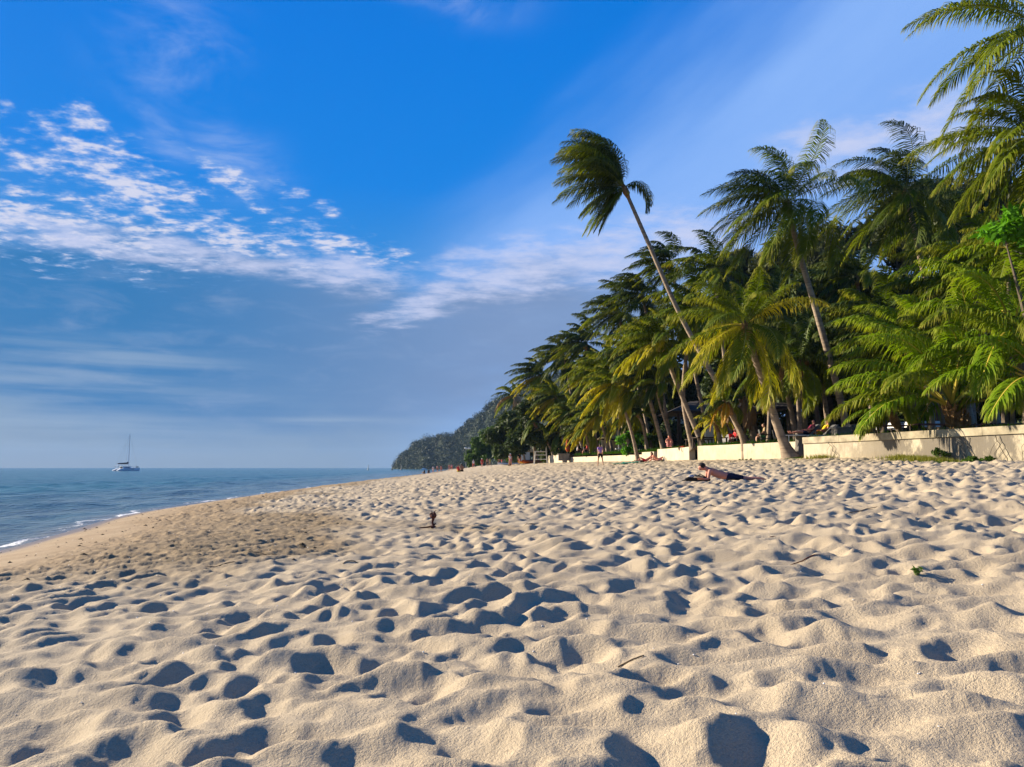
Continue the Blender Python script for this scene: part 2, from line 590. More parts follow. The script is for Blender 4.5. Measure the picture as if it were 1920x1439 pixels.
rough = S.m('SUBTRACT', .92, S.m('MULTIPLY', S.ss(attr(S, 'wet'), .3, 1.0), .62))
S.l.new(rough, bs.inputs['Roughness'])
bs.inputs['Specular IOR Level'].default_value = .25
b_ = S.n.new('ShaderNodeBump')
b_.inputs['Strength'].default_value = 1.0
b_.inputs['Distance'].default_value = .007
hh = S.m('ADD', g1, S.m('MULTIPLY', g2, 1.6))
S.l.new(S.m('MULTIPLY', hh, S.m('SUBTRACT', 1.0, S.m('MULTIPLY', attr(S, 'wet'), .9))), b_.inputs['Height'])
S.l.new(b_.outputs[0], bs.inputs['Normal'])
sand = link('beach_sand', me, sandm)
tag(sand, kind='structure')

# seabed / far ground below everything
mb = MB(); mb.box((-3900, -3900, -3.2), (3900, 3900, -3.0))
tag(mb.obj('seabed', pmat('seabed', (.12, .12, .09))), kind='structure')

# ------------------------------------------------------------------ sea
nr2, na = 520, 340
rad = np.geomspace(4.5, 3600, nr2)
ang = np.concatenate([np.linspace(-170, -62, 40)[:-1], np.linspace(-62, 6, na - 60), np.linspace(6, 40, 22)[1:]])
AA, RR = np.meshgrid(np.radians(ang), rad)
SX, SY = RR * np.sin(AA), RR * np.cos(AA)
d = Xw(SY) - SX                                   # metres offshore
rsn = np.random.RandomState(4)


def wavesum(X, Y, n, lmin, lmax, adir, spread, seed):
    r_ = np.random.RandomState(seed); h_ = 0
    for i in range(n):
        l = math.exp(r_.uniform(math.log(lmin), math.log(lmax)))
        a_ = adir + r_.randn() * spread
        k_ = 2 * math.pi / l
        h_ = h_ + np.sin(k_ * (X * math.cos(a_) + Y * math.sin(a_)) + r_.rand() * 6.28) * l
    return h_ / (n ** .5) / ((lmin + lmax) / 2)


chop = wavesum(SX, SY, 22, 1.2, 7, .2, .55, 2) * .07
along = wavesum(SX * .3, SY, 6, 9, 30, 1.57, .2, 6)
ph = d + .7 * along
swell = 0
for c_, w_, a_ in ((2.6, .85, .11), (6.5, 1.3, .22), (13, 2.0, .17), (21, 2.6, .15), (31, 3, .13)):
    mod = np.clip(.5 + .9 * np.sin(SY * (.19 + .013 * c_) + c_ * 1.7) + .4 * np.sin(SY * .47 + c_), .0, 1.3)
    swell = swell + a_ * mod * np.exp(-((ph - c_) / w_) ** 2)
damp = sstep(d, .0, 2.5)
fade = 1 / (1 + (RR / 420) ** 2)
SZ = (chop * damp * fade + swell * sstep(RR, 0, 5) * fade) + .015
foam = np.exp(-((d - .15 - .35 * np.sin(SY * .8) - .25 * np.sin(SY * 1.9 + 1)) / .22) ** 2) * (.60 + .20 * np.sin(SY * .45 + .6)) \
    + .9 * np.exp(-((ph - 1.9) / .38) ** 2) * np.clip(np.sin(SY * .33 - 2.2) - .85, 0, 1) * 1.0
V = np.stack([SX, SY, SZ], -1).reshape(-1, 3)
na = len(ang)
I = np.arange(nr2 - 1)[:, None] * na + np.arange(na - 1)[None, :]
Q = np.stack([I, I + na, I + na + 1, I + 1], -1).reshape(-1, 4)
dq = d.reshape(-1)[Q].max(1)
Q = Q[dq > -2.5]
me = np_mesh('sea', V, Q, smooth=True, attrs={'foam': foam, 'off': d})
seam = bpy.data.materials.new('sea_water'); seam.use_nodes = True
S = NT(seam.node_tree); bs = seam.node_tree.nodes['Principled BSDF']
geo = S.n.new('ShaderNodeNewGeometry'); pos = geo.outputs['Position']
off = attr(S, 'off')
x_, y_, z_ = S.sep(pos)
pst = S.comb(x_, S.m('MULTIPLY', y_, .45), z_)
wn = S.noise(pst, .055, 5, .6)
deep = S.mix(S.ss(wn, .35, .68), (.014, .095, .115), (.024, .14, .15))
shal = S.mix(S.ss(S.noise(pst, .6, 4), .35, .65), (.10, .165, .165), (.15, .19, .17))
col = S.mix(S.ss(off, 1.0, 24.0), shal, deep)
col = S.mix(S.ss(off, -.4, 1.2), (.26, .22, .16), col)
fn = S.noise(pos, 6.5, 6, .7)
fo = S.ss(S.m('ADD', S.m('MULTIPLY', attr(S, 'foam'), 1.0), S.m('MULTIPLY', S.m('SUBTRACT', fn, .5), 1.8)), .40, .66)
col = S.mix(fo, col, (.82, .83, .83))
S.l.new(col, bs.inputs['Base Color'])
S.l.new(S.m('ADD', .14, S.m('MULTIPLY', fo, .7)), bs.inputs['Roughness'])
bs.inputs['IOR'].default_value = 1.33
b_ = S.n.new('ShaderNodeBump'); b_.inputs['Strength'].default_value = .8; b_.inputs['Distance'].default_value = .2
w1 = S.noise(pst, 3.2, 5, .6, .6); w2 = S.noise(pst, .55, 4, .6, .4)
S.l.new(S.m('ADD', w1, S.m('MULTIPLY', w2, 3.5)), b_.inputs['Height'])
S.l.new(b_.outputs[0], bs.inputs['Normal'])
tag(link('sea', me, seam), kind='structure')

# ------------------------------------------------------------------ terrace behind the wall
yy = np.concatenate([np.arange(-40, 130, 1.5), np.arange(130, 420, 12), np.arange(420, 760, 40)])
off_ = np.array([.22, .6, 1.5, 3, 6, 10, 20, 40, 90, 200, 500])
OX, OY = np.meshgrid(off_, yy)
TX = Xl(OY) + OX
TZ = PLAT + .05 * np.sin(TX * 1.7) * np.cos(OY * 1.1) * sstep(OX, .3, 1.5) - .75 * sstep(OY, 88, 110) - .35 * sstep(OY, 110, 240)
TZ += (9 * sstep(OX, 22, 60) + 8 * sstep(OX, 60, 200)) * sstep(OY, 28, 60)
I = np.arange(len(yy) - 1)[:, None] * len(off_) + np.arange(len(off_) - 1)[None, :]
Q = np.stack([I, I + 1, I + len(off_) + 1, I + len(off_)], -1).reshape(-1, 4)
me = np_mesh('terrace_ground', np.stack([TX, OY, TZ], -1).reshape(-1, 3), Q, smooth=True)
tag(link('terrace_ground', me, pmat('terrace_soil', (.16, .12, .07), .95, .1, .8, .4)), kind='structure')
def tz(x, y): return PLAT - .75 * float(sstep(np.array(y), 88, 110)) - .35 * float(sstep(np.array(y), 110, 240))
# ------------------------------------------------------------------ haze
hz = bpy.data.materials.new('haze'); hz.use_nodes = True
hz.node_tree.nodes.clear()
_v = hz.node_tree.nodes.new('ShaderNodeVolumePrincipled')
_v.inputs['Color'].default_value = (.36, .56, .85, 1)
_v.inputs['Density'].default_value = 0.00011
_o = hz.node_tree.nodes.new('ShaderNodeOutputMaterial')
hz.node_tree.links.new(_v.outputs[0], _o.inputs['Volume'])
mb = MB(); mb.box((-4000, -4000, -4.2), (4000, 4000, 100))
tag(mb.obj('haze', hz), 'thin blue evening haze over the beach', None, None, 'stuff')

# ------------------------------------------------------------------ sea wall
wallm = bpy.data.materials.new('cream_wall'); wallm.use_nodes = True
S = NT(wallm.node_tree); bs = wallm.node_tree.nodes['Principled BSDF']
geo = S.n.new('ShaderNodeNewGeometry'); pos = geo.outputs['Position']
x_, y_, z_ = S.sep(pos)
n1 = S.noise(pos, 1.2, 6, .62); n2 = S.noise(S.comb(x_, S.m('MULTIPLY', y_, 2.2), S.m('MULTIPLY', z_, .35)), 1.6, 6, .65)
c = S.ramp(n1, [(.25, (.40, .33, .22)), (.55, (.50, .43, .31)), (.8, (.56, .50, .39))])
c = S.mix(S.m('MULTIPLY', S.ss(n2, .52, .72), .65), c, (.30, .25, .17))
zz_ = S.ss(z_, 2.75, 2.15)
c = S.mix(S.m('MULTIPLY', S.m('MULTIPLY', zz_, S.ss(n1, .35, .65)), .4), c, (.52, .36, .15))
# dark mould stains where water runs down (right hand part of the wall)
blot = S.ss(S.noise(S.comb(x_, y_, S.m('MULTIPLY', z_, .45)), 1.1, 7, .75), .36, .50)
c = S.mix(S.m('MULTIPLY', S.m('MULTIPLY', blot, S.ss(y_, 37.0, 31.0)), .85), c, (.13, .11, .085))
stk = S.ss(S.noise(S.comb(S.m('MULTIPLY', x_, 4.0), S.m('MULTIPLY', y_, 4.0), S.m('MULTIPLY', z_, .25)), 1.4, 4, .6), .55, .70)
c = S.mix(S.m('MULTIPLY', stk, .38), c, (.26, .21, .14))
S.l.new(c, bs.inputs['Base Color']); bs.inputs['Roughness'].default_value = .93
b_ = S.n.new('ShaderNodeBump'); b_.inputs['Strength'].default_value = .6; b_.inputs['Distance'].default_value = .02
S.l.new(S.noise(pos, 14, 5, .65), b_.inputs['Height']); S.l.new(b_.outputs[0], bs.inputs['Normal'])
capm = pmat('wall_coping', (.34, .29, .20), .9, .2, 2.2, .4, .5)
greyblock = pmat('grey_block', (.20, .18, .15), .9, .2, 2.0, .3, .4)
stainm = pmat('root_stain', (.09, .075, .055), .95, .1)
WG = 'cream sea wall sections along the back of the beach'


def wall(a, b, top_a, top_b, th, label, cap=0.0, bot=1.2, step=None):
    """a near, b far; front face runs a->b, body lies on the land side"""
    a = Vector((a[0], a[1], 0)); b = Vector((b[0], b[1], 0))
    dirv = (b - a).normalized(); nrm = Vector((dirv.y, -dirv.x, 0))
    if nrm.x < 0: nrm = -nrm
    L = (b - a).length
    t = thing('sea_wall', (a.x, a.y, bot), label, 'wall', WG)
    n = max(2, int(L / .8))
    m_ = MB()
    rngw = random.Random(int(L * 10))
    pr = []
    for i in range(n + 1):
        p = a + dirv * (L * i / n)
        zt = top_a + (top_b - top_a) * i / n - (cap * .9 if cap else 0)
        pr.append((p, zt + rngw.uniform(-.006, .006)))
    o_ = Vector((a.x, a.y, bot))
    for i in range(n + 1):
        p, zt = pr[i]
        for q_, z2 in ((p, bot), (p + nrm * rngw.uniform(-.006, .006), (bot + zt) / 2 + .3), (p, zt), (p + nrm * th, zt), (p + nrm * th, bot)):
            m_.v.append(tuple(Vector((q_.x, q_.y, z2)) - o_))
    for i in range(n):
        for k in range(4):
            m_.f.append((i * 5 + k, i * 5 + k + 1, i * 5 + k + 6, i * 5 + k + 5))
    m_.f.append((0, 1, 2, 3, 4)); m_.f.append(tuple(n * 5 + k for k in (4, 3, 2, 1, 0)))
    m_.obj('wall_face', wallm, t)
    if cap:
        nn = max(1, int(round(L / 2.4)))
        for i in range(nn):
            p0 = a + dirv * (L * i / nn + .006); p1 = a + dirv * (L * (i + 1) / nn - .006)
            f0, f1 = i / nn, (i + 1) / nn
            z0_, z1_ = top_a + (top_b - top_a) * f0, top_a + (top_b - top_a) * f1
            lip = .07
            c_ = MB()
            pts = [p0 - nrm * lip, p1 - nrm * lip, p1 + nrm * (th + .02), p0 + nrm * (th + .02)]
            dz_ = rngw.uniform(-.004, .004)
            c_.prism([(p.x - o_.x, p.y - o_.y) for p in pts], [z0_ - cap - bot + dz_, z1_ - cap - bot + dz_] * 1 + [z1_ - cap - bot + dz_, z0_ - cap - bot + dz_],
                     [z0_ - bot + dz_, z1_ - bot + dz_, z1_ - bot + dz_, z0_ - bot + dz_])
            c_.obj('coping_slab', capm, t)
    return t

w1 = wall((18.42, 25.7), (14.25, 36.6), 3.40, 3.36, .42, 'stained long cream sea wall with pale coping at right', .30)
wall((19.5, 9.0), (18.46, 25.6), 3.40, 3.40, .42, 'near end of the cream sea wall beyond the right edge', .30)
w2 = wall((15.15, 39.0), (12.0, 48.5), 3.26, 3.28, .40, 'plain cream sea wall section behind the leaning big palm')
wall((12.05, 51.0), (11.4, 58.8), 3.30, 3.32, .42, 'short cream wall section with shaded brown end face')
wall((11.35, 60.0), (11.0, 63.5), 3.16, 3.18, .9, 'low cream wall block behind the reclining sunbathers')
wall((11.25, 64.2), (6.25, 85.0), 3.02, 3.05, .40, 'low cream sea wall section behind the walking woman')
wall((5.9, 88.0), (4.7, 97.0), 3.42, 3.42, .8, 'farthest cream wall block beside the lifeguard chair')
# grey concrete box set on the far end of the low wall
t = thing('planter_box', tuple(P(1057, 858, 84)), 'grey square planter box on the far end of the low wall', 'planter')
mb = MB(); mb.box((-.6, -.45, -.35), (.6, .45, .32)); mb.box((-.66, -.51, .32), (.66, .51, .42)); mb.obj('box_body', greyblock, t)
# two climbing dead roots and a hanging cable on the stained wall
rg = random.Random(3)
wd_ = (Vector((14.25, 36.6, 0)) - Vector((18.42, 25.7, 0))).normalized()
for k, (f, ln) in enumerate(((.17, .95), (.075, .95), (.28, .8), (.93, .6))):
    base_p = Vector((18.42, 25.7, 0)) + wd_ * (10.7 * f) - Vector((-wd_.y, wd_.x, 0)) * -.035
    m_ = MB(); p = Vector((base_p.x - .06, base_p.y - .03, 3.08)); pts = [p.copy()]
    for i in range(9):
        p = p + Vector((rg.uniform(-.01, .01), 0, -ln / 9)) + wd_ * rg.uniform(-.10, .02)
        pts.append(p.copy())
    m_.tube([q_ - base_p for q_ in pts], [.016] + [.012] * 9, 5)
    for j in range(3):
        q_ = pts[2 + 2 * j]
        m_.tube([q_ - base_p, q_ - base_p + wd_ * rg.uniform(.1, .3) + Vector((0, 0, -.25)), q_ - base_p + wd_ * rg.uniform(.1, .4) + Vector((0, 0, -.5))], .007, 4)
    tag(m_.obj('dead_creeper', stainm, None, base_p), ['dark dead creeper hanging down the stained wall, longest', 'dead creeper on the wall at the right edge', 'thin dead creeper below the stout young palm', 'dry creeper at the far end of the coped wall'][k], 'creeper', 'dead creepers on the stained wall')
# rusty drain pipe mouth
dp = P(1733, 833, 30.9)
m_ = MB(); m_.tube([(-.28, 0, 0), (.15, 0, .02)], .085, 10, False); m_.tube([(-.28, 0, 0), (.15, 0, .02)], .065, 10, False)
tag(m_.obj('drain_pipe', pmat('rust', (.14, .06, .04), .8, .3, 8, .4), None, dp), 'rusty drain pipe end poking out of the cream wall', 'pipe')

# ------------------------------------------------------------------ headland
ridge = [(735, 880, 930), (742, 864, 925), (752, 852, 915), (764, 845, 905), (775, 830, 900), (800, 822, 885), (822, 815, 870), (850, 812, 850), (870, 798, 835), (888, 783, 815), (905, 770, 800),
         (925, 752, 780), (948, 742, 760), (985, 722, 740), (1040, 700, 720), (1120, 690, 700), (1220, 700, 700), (1400, 720, 700)]
pts = [P(*r_) for r_ in ridge]
cu = np.cumsum([0] + [(pts[i + 1] - pts[i]).length for i in range(len(pts) - 1)])
uu = np.linspace(0, cu[-1], 190); vv = np.linspace(-.55, 1, 70)
rx = np.interp(uu, cu, [p.x for p in pts]); ry = np.interp(uu, cu, [p.y for p in pts]); rz = np.interp(uu, cu, [p.z for p in pts])
HU, HV = np.meshgrid(np.arange(190), vv, indexing='ij')
wdt = 60 + rz[HU] * 2.7
HY = ry[HU] - HV * wdt * .8
HX = rx[HU] * HY / ry[HU] + .12 * HV * wdt
gul = .10 * np.sin(uu / 23.)[HU] + .07 * np.sin(uu / 9.1 + 2)[HU] + .05 * np.sin(uu[HU] / 5.3 + HV * 5)
HZ = rz[HU] * np.clip(1 - np.abs(HV) ** (1.15 + gul * 2), 0, 1) - 7.5 * np.abs(HV) - 3.0 * (HU < 3)
HZ += (np.sin(HX * .31) * np.cos(HY * .27) + np.sin(HX * .13 + 2) * np.sin(HY * .17)) * .8 - 3
I = np.arange(189)[:, None] * 70 + np.arange(69)[None, :]
Q = np.stack([I, I + 70, I + 71, I + 1], -1).reshape(-1, 4)
hillg = pmat('hill_ground', (.018, .026, .012), .95, .1, .05, .4)
tag(link('headland_hill', np_mesh('hill', np.stack([HX, HY, HZ], -1).reshape(-1, 3), Q, smooth=True), hillg), kind='structure')


def leaf_material(name, c1, c2, trans=.35, c3=None, scale=.5):
    """two-sided leaf: diffuse plus light coming through"""
    m_ = bpy.data.materials.new(name); m_.use_nodes = True
    N_ = NT(m_.node_tree); nd = m_.node_tree.nodes
    bs_ = nd['Principled BSDF']; out = nd['Material Output']
    g_ = nd.new('ShaderNodeNewGeometry')
    oi = nd.new('ShaderNodeObjectInfo')
    n_ = N_.noise(g_.outputs['Position'], scale, 3, .6)
    f_ = N_.m('ADD', N_.m('MULTIPLY', n_, .8), N_.m('MULTIPLY', oi.outputs['Random'], .35), clamp=True)
    c_ = N_.ramp(f_, [(.30, c1), (.75, c2)])
    if c3 is not None:
        al = nd.new('ShaderNodeAttribute'); al.attribute_name = 'tip'
        c_ = N_.mix(N_.m('MULTIPLY', N_.ss(al.outputs['Fac'], .55, 1.0), .8), c_, c3)
    N_.l.new(c_, bs_.inputs['Base Color'])
    bs_.inputs['Roughness'].default_value = .55
    bs_.inputs['Specular IOR Level'].default_value = .12
    tr = nd.new('ShaderNodeBsdfTranslucent')
    tc_ = N_.mix(1.0, c_, (1.0, 1.0, .45), 'MULTIPLY')
    N_.l.new(tc_, tr.inputs['Color'])
    mx = nd.new('ShaderNodeMixShader'); mx.inputs[0].default_value = trans
    N_.l.new(bs_.outputs[0], mx.inputs[1]); N_.l.new(tr.outputs[0], mx.inputs[2])
    N_.l.new(mx.outputs[0], out.inputs['Surface'])
    return m_


def leaf_cloud(centres, radii, n, size, seed, squash=.8, droop=0.0, elong=1.0):
    """leaf quads spread over the shells of several clumps -> verts, quads"""
    r_ = np.random.RandomState(seed)
    centres = np.asarray(centres, float); radii = np.asarray(radii, float)
    w = radii ** 2; w /= w.sum()
    k = r_.choice(len(centres), n, p=w)
    dv = r_.randn(n, 3); dv /= np.linalg.norm(dv, axis=1)[:, None]
    rr = radii[k] * (r_.rand(n) ** .45) * (1 + .12 * r_.randn(n))
    c = centres[k] + dv * rr[:, None] * np.array([1, 1, squash])
    nrm = dv * .6 + r_.randn(n, 3) * .55 + np.array([0, 0, .35]); nrm /= np.linalg.norm(nrm, axis=1)[:, None]
    a = np.cross(nrm, r_.randn(n, 3)); a /= np.linalg.norm(a, axis=1)[:, None]
    a[:, 2] -= droop; a /= np.linalg.norm(a, axis=1)[:, None]
    b = np.cross(nrm, a)
    s = (size * (.6 + .8 * r_.rand(n)))[:, None]
    v = np.stack([c - a * s * elong, c + b * s * .42, c + a * s * elong, c - b * s * .42], 1).reshape(-1, 3)
    q_ = np.arange(n * 4).reshape(-1, 4)
    return v, q_

forest_far = leaf_material('far_forest_leaf', (.013, .028, .007), (.028, .046, .010), .05, None, .02)
r_ = np.random.RandomState(5)
cs, rd = [], []
for i in range(3600):
    iu = int(r_.rand() ** .9 * 189); f = r_.rand() ** 1.15 * 1.0 - .06
    iv = int((f + .55) / 1.55 * 69); iv = min(max(iv, 0), 69)
    p = np.array([HX[iu, iv], HY[iu, iv], HZ[iu, iv]])
    if p[2] < -1.5: continue
    rr = r_.uniform(1.8, 5.6) * (1 if r_.rand() > .05 else 1.5)
    cs.append(p + [0, 0, rr * .35]); rd.append(rr)
v, q_ = leaf_cloud(cs, rd, 130000, .85, 6, .85)
tag(link('hill_forest', np_mesh('hill_forest', v, q_), forest_far), 'dark hazy forest covering the far headland', None, None, 'stuff')
# ------------------------------------------------------------------ coconut palms
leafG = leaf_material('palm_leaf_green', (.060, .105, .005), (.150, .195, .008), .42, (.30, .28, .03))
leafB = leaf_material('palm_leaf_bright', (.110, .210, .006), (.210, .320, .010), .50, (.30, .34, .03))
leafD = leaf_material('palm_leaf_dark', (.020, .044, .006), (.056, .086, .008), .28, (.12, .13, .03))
leafY = leaf_material('palm_leaf_yellow', (.24, .27, .008), (.44, .38, .010), .45, (.50, .42, .07))
leafO = leaf_material('palm_leaf_orange', (.42, .22, .015), (.52, .30, .02), .40, (.40, .24, .08))
leafX = leaf_material('palm_leaf_dead', (.17, .10, .045), (.30, .19, .09), .25, (.26, .18, .10))
ribG = pmat('palm_rib_green', (.13, .16, .03), .6, .3)
ribY = pmat('palm_rib_yellow', (.42, .33, .04), .55, .3)
ribX = pmat('palm_rib_dead', (.20, .13, .07), .8, .2)
LM = {'G': (leafG, ribG), 'B': (leafB, ribY), 'D': (leafD, ribG), 'Y': (leafY, ribY), 'O': (leafO, ribY), 'X': (leafX, ribX)}
trunkm = bpy.data.materials.new('palm_trunk'); trunkm.use_nodes = True
S = NT(trunkm.node_tree); bs = trunkm.node_tree.nodes['Principled BSDF']
tcn = S.n.new('ShaderNodeTexCoord'); ob_ = tcn.outputs['Object']
x_, y_, z_ = S.sep(ob_)
ring = S.noise(S.comb(S.m('MULTIPLY', x_, .6), S.m('MULTIPLY', y_, .6), S.m('MULTIPLY', z_, 7.0)), 1.0, 4, .6)
n1 = S.noise(ob_, 2.0, 5, .65)
c = S.ramp(n1, [(.3, (.17, .125, .085)), (.65, (.33, .25, .17)), (.85, (.40, .33, .25))])
c = S.mix(S.m('MULTIPLY', S.ss(ring, .50, .62), .6), c, (.12, .085, .06))
S.l.new(c, bs.inputs['Base Color']); bs.inputs['Roughness'].default_value = .9
b_ = S.n.new('ShaderNodeBump'); b_.inputs['Strength'].default_value = .8; b_.inputs['Distance'].default_value = .03
S.l.new(ring, b_.inputs['Height']); S.l.new(b_.outputs[0], bs.inputs['Normal'])
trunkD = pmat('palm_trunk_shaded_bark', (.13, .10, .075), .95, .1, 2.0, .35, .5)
bootm = pmat('palm_boot_fibre', (.20, .12, .055), .95, .1, 6, .4, .6)
coconutm = pmat('coconut_husk', (.20, .17, .03), .7, .3, 5, .3)
WIND = np.array([-1.0, .12, 0.0])


def nrmz(v):
    return v / (np.linalg.norm(v, axis=-1, keepdims=True) + 1e-9)


def frond_mesh(d0, L, wind, grav, seed, nl=50, wide=.065, bare=.13, lealen=.25, twist=0.0, petr=.028, late=.8):
    r_ = np.random.RandomState(seed)
    n = 16
    d = np.array(d0, float) + WIND * wind * .22; d /= np.linalg.norm(d)
    pts = [np.zeros(3)]; dirs = [d]
    wv = WIND * wind
    side_w = r_.uniform(-.12, .12)
    for i in range(1, n):
        t = i / (n - 1)
        k = .36 * t ** late
        d = d + (np.array([0, 0, -grav]) + wv + np.array([0, side_w, 0])) * k * .5
        d /= np.linalg.norm(d)
        dirs.append(d); pts.append(pts[-1] + d * L / (n - 1))
    pts = np.array(pts); dirs = np.array(dirs); tt = np.linspace(0, 1, n)
    V, Q, T3, M, TIP = [], [], [], [], []
    up0 = np.array([0, 0, 1.0])
    side = nrmz(np.cross(dirs, up0 + 1e-3)); nor = nrmz(np.cross(side, dirs))
    # rib
    rad_ = petr * (1 - tt) ** .8 + .006
    for k in range(3):
        a = 2 * math.pi * k / 3 + .5
        V.append(pts + (side * math.cos(a) + nor * math.sin(a)) * rad_[:, None] * [1, 1, 1])
    rv = np.stack(V, 1).reshape(-1, 3)
    q_ = []
    for i in range(n - 1):
        for k in range(3):
            k2 = (k + 1) % 3
            q_.append((i * 3 + k, i * 3 + k2, i * 3 + 3 + k2, i * 3 + 3 + k))
    nq0 = len(q_)
    # leaflets
    allv = [rv]; tips = [np.zeros(len(rv))]; b = len(rv); tr_ = []
    for sg in (-1, 1):
        t = np.linspace(bare, .992, nl) + r_.randn(nl) * .004
        t = np.clip(t, bare, .995)
        if twist < 0: pass
        bp = np.stack([np.interp(t, tt, pts[:, j]) for j in range(3)], 1)
        T = nrmz(np.stack([np.interp(t, tt, dirs[:, j]) for j in range(3)], 1))
        Sd = nrmz(np.cross(T, up0 + 1e-3)); Nn = nrmz(np.cross(Sd, T))
        tl = (t - bare) / (1 - bare)
        prof = np.clip(np.sin(np.pi * (tl * .82 + .14)) ** .75, .18, 1) * (1 + .10 * r_.randn(nl))
        ll = L * lealen * prof * np.where(r_.rand(nl) < .07, .35, 1.0)
        al = np.radians(60 + 14 * (1 - tl) - 30 * tl + r_.randn(nl) * 4)
        ld = Sd * sg * np.sin(al)[:, None] + T * np.cos(al)[:, None] + Nn * (.22 + .1 * r_.randn(nl))[:, None]
        g_ = np.array([0, 0, -1.0])
        w_ = (.45 + .2 * r_.rand(nl))[:, None]
        l1 = nrmz(ld + g_ * .18 + WIND * wind * .30 * w_)
        l2 = nrmz(ld + g_ * (1.15 * w_ + .36 * grav) + WIND * wind * .6 * w_)
        l3 = nrmz(ld * .6 + g_ * (2.2 * w_ + .7 * grav) + WIND * wind * .95 * w_)
        p0 = bp; p1 = p0 + l1 * (ll * .33)[:, None]; p2 = p1 + l2 * (ll * .36)[:, None]; p3 = p2 + l3 * (ll * .33)[:, None]
        wvec = nrmz(T - l1 * (T * l1).sum(1)[:, None])
        hw = (wide * .5 * (.55 + .45 * prof))[:, None]
        vv = np.stack([p0 - wvec * hw * .5, p0 + wvec * hw * .5, p1 - wvec * hw, p1 + wvec * hw, p2 - wvec * hw * .8, p2 + wvec * hw * .8, p3], 1).reshape(-1, 3)
        o = b + np.arange(nl) * 7
        allv.append(vv)
        tips.append(np.tile([0, 0, .33, .33, .7, .7, 1.0], nl) * .8 + np.repeat(tl, 7) * .35)
        for k in range(nl):
            o_ = o[k]
            q_.append((o_, o_ + 1, o_ + 3, o_ + 2)); q_.append((o_ + 2, o_ + 3, o_ + 5, o_ + 4)); tr_.append((o_ + 4, o_ + 5, o_ + 6))
        b += nl * 7
    mi = [1] * nq0 + [0] * (len(q_) - nq0) + [0] * len(tr_)
    return np_mesh('frond', np.concatenate(allv), q_, tr_, False, {'tip': np.concatenate(tips)}, mi)


def spline(pts, n):
    pts = [Vector(p) for p in pts]
    if len(pts) == 2: pts = [pts[0], (pts[0] + pts[1]) / 2, pts[1]]
    P_ = [pts[0] * 2 - pts[1]] + pts + [pts[-1] * 2 - pts[-2]]
    out = []
    seg = len(pts) - 1
    for i in range(n + 1):
        f = i / n * seg; k = min(int(f), seg - 1); t = f - k
        a, b, c, d = P_[k], P_[k + 1], P_[k + 2], P_[k + 3]
        out.append(.5 * ((2 * b) + (c - a) * t + (2 * a - 5 * b + 4 * c - d) * t * t + (3 * b - a - 3 * c + d) * t ** 3))
    return out


def trunk_mesh(pts, r0, r1, flare, seed, rings=True):
    r_ = random.Random(seed)
    L = sum((pts[i + 1] - pts[i]).length for i in range(len(pts) - 1))
    n = max(14, min(70, int(L / .16)))
    sp = spline(pts, n)
    rr = []
    for i in range(n + 1):
        t = i / n
        r = r0 + (r1 - r0) * t ** .8 + flare * math.exp(-t * L / .45)
        if rings: r *= 1 + (.035 if i % 2 else -.02) + r_.uniform(-.015, .015)
        rr.append(r)
    m_ = MB(); m_.tube(sp, rr, 9)
    return m_.mesh('trunk', True)


def crown(root, cpos, nf, L, wind, grav, cols, seed, elmin=-35, elmax=72, nl=64, wide=.06, bare=.13, azr=None, petr=.028, lealen=.25, skew=1.0, late=.8):
    """fronds parented to root; cpos relative to root; cols: string cycled from youngest to oldest"""
    r_ = random.Random(seed)
    for i in range(nf):
        f = (i + .5) / nf
        e = R(elmax + (elmin - elmax) * f ** skew + r_.uniform(-6, 6))
        a = i * 2.39996 + r_.uniform(-.25, .25) + seed
        if azr: a = azr[0] + (azr[1] - azr[0]) * ((i * .618 + r_.uniform(-.04, .04)) % 1.0)
        d0 = (math.cos(e) * math.cos(a), math.cos(e) * math.sin(a), math.sin(e))
        ck = cols[min(len(cols) - 1, int(f * len(cols)))]
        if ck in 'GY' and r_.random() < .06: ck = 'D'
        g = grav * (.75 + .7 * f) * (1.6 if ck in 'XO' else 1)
        Lf = L * r_.uniform(.88, 1.08) * (.75 if f < .12 else 1)
        me_ = frond_mesh(d0, Lf, wind * r_.uniform(.8, 1.15), g, seed * 97 + i, nl, wide, bare, lealen, 0, petr, late)
        lm, rm = LM[ck]
        o = link('frond', me_, [lm, rm], root, cpos)
        if ck == 'X': o['label'] = 'withered brown frond hanging down'
        elif ck == 'O': o['label'] = 'orange dying frond'


PG = 'coconut palms leaning along the beach'


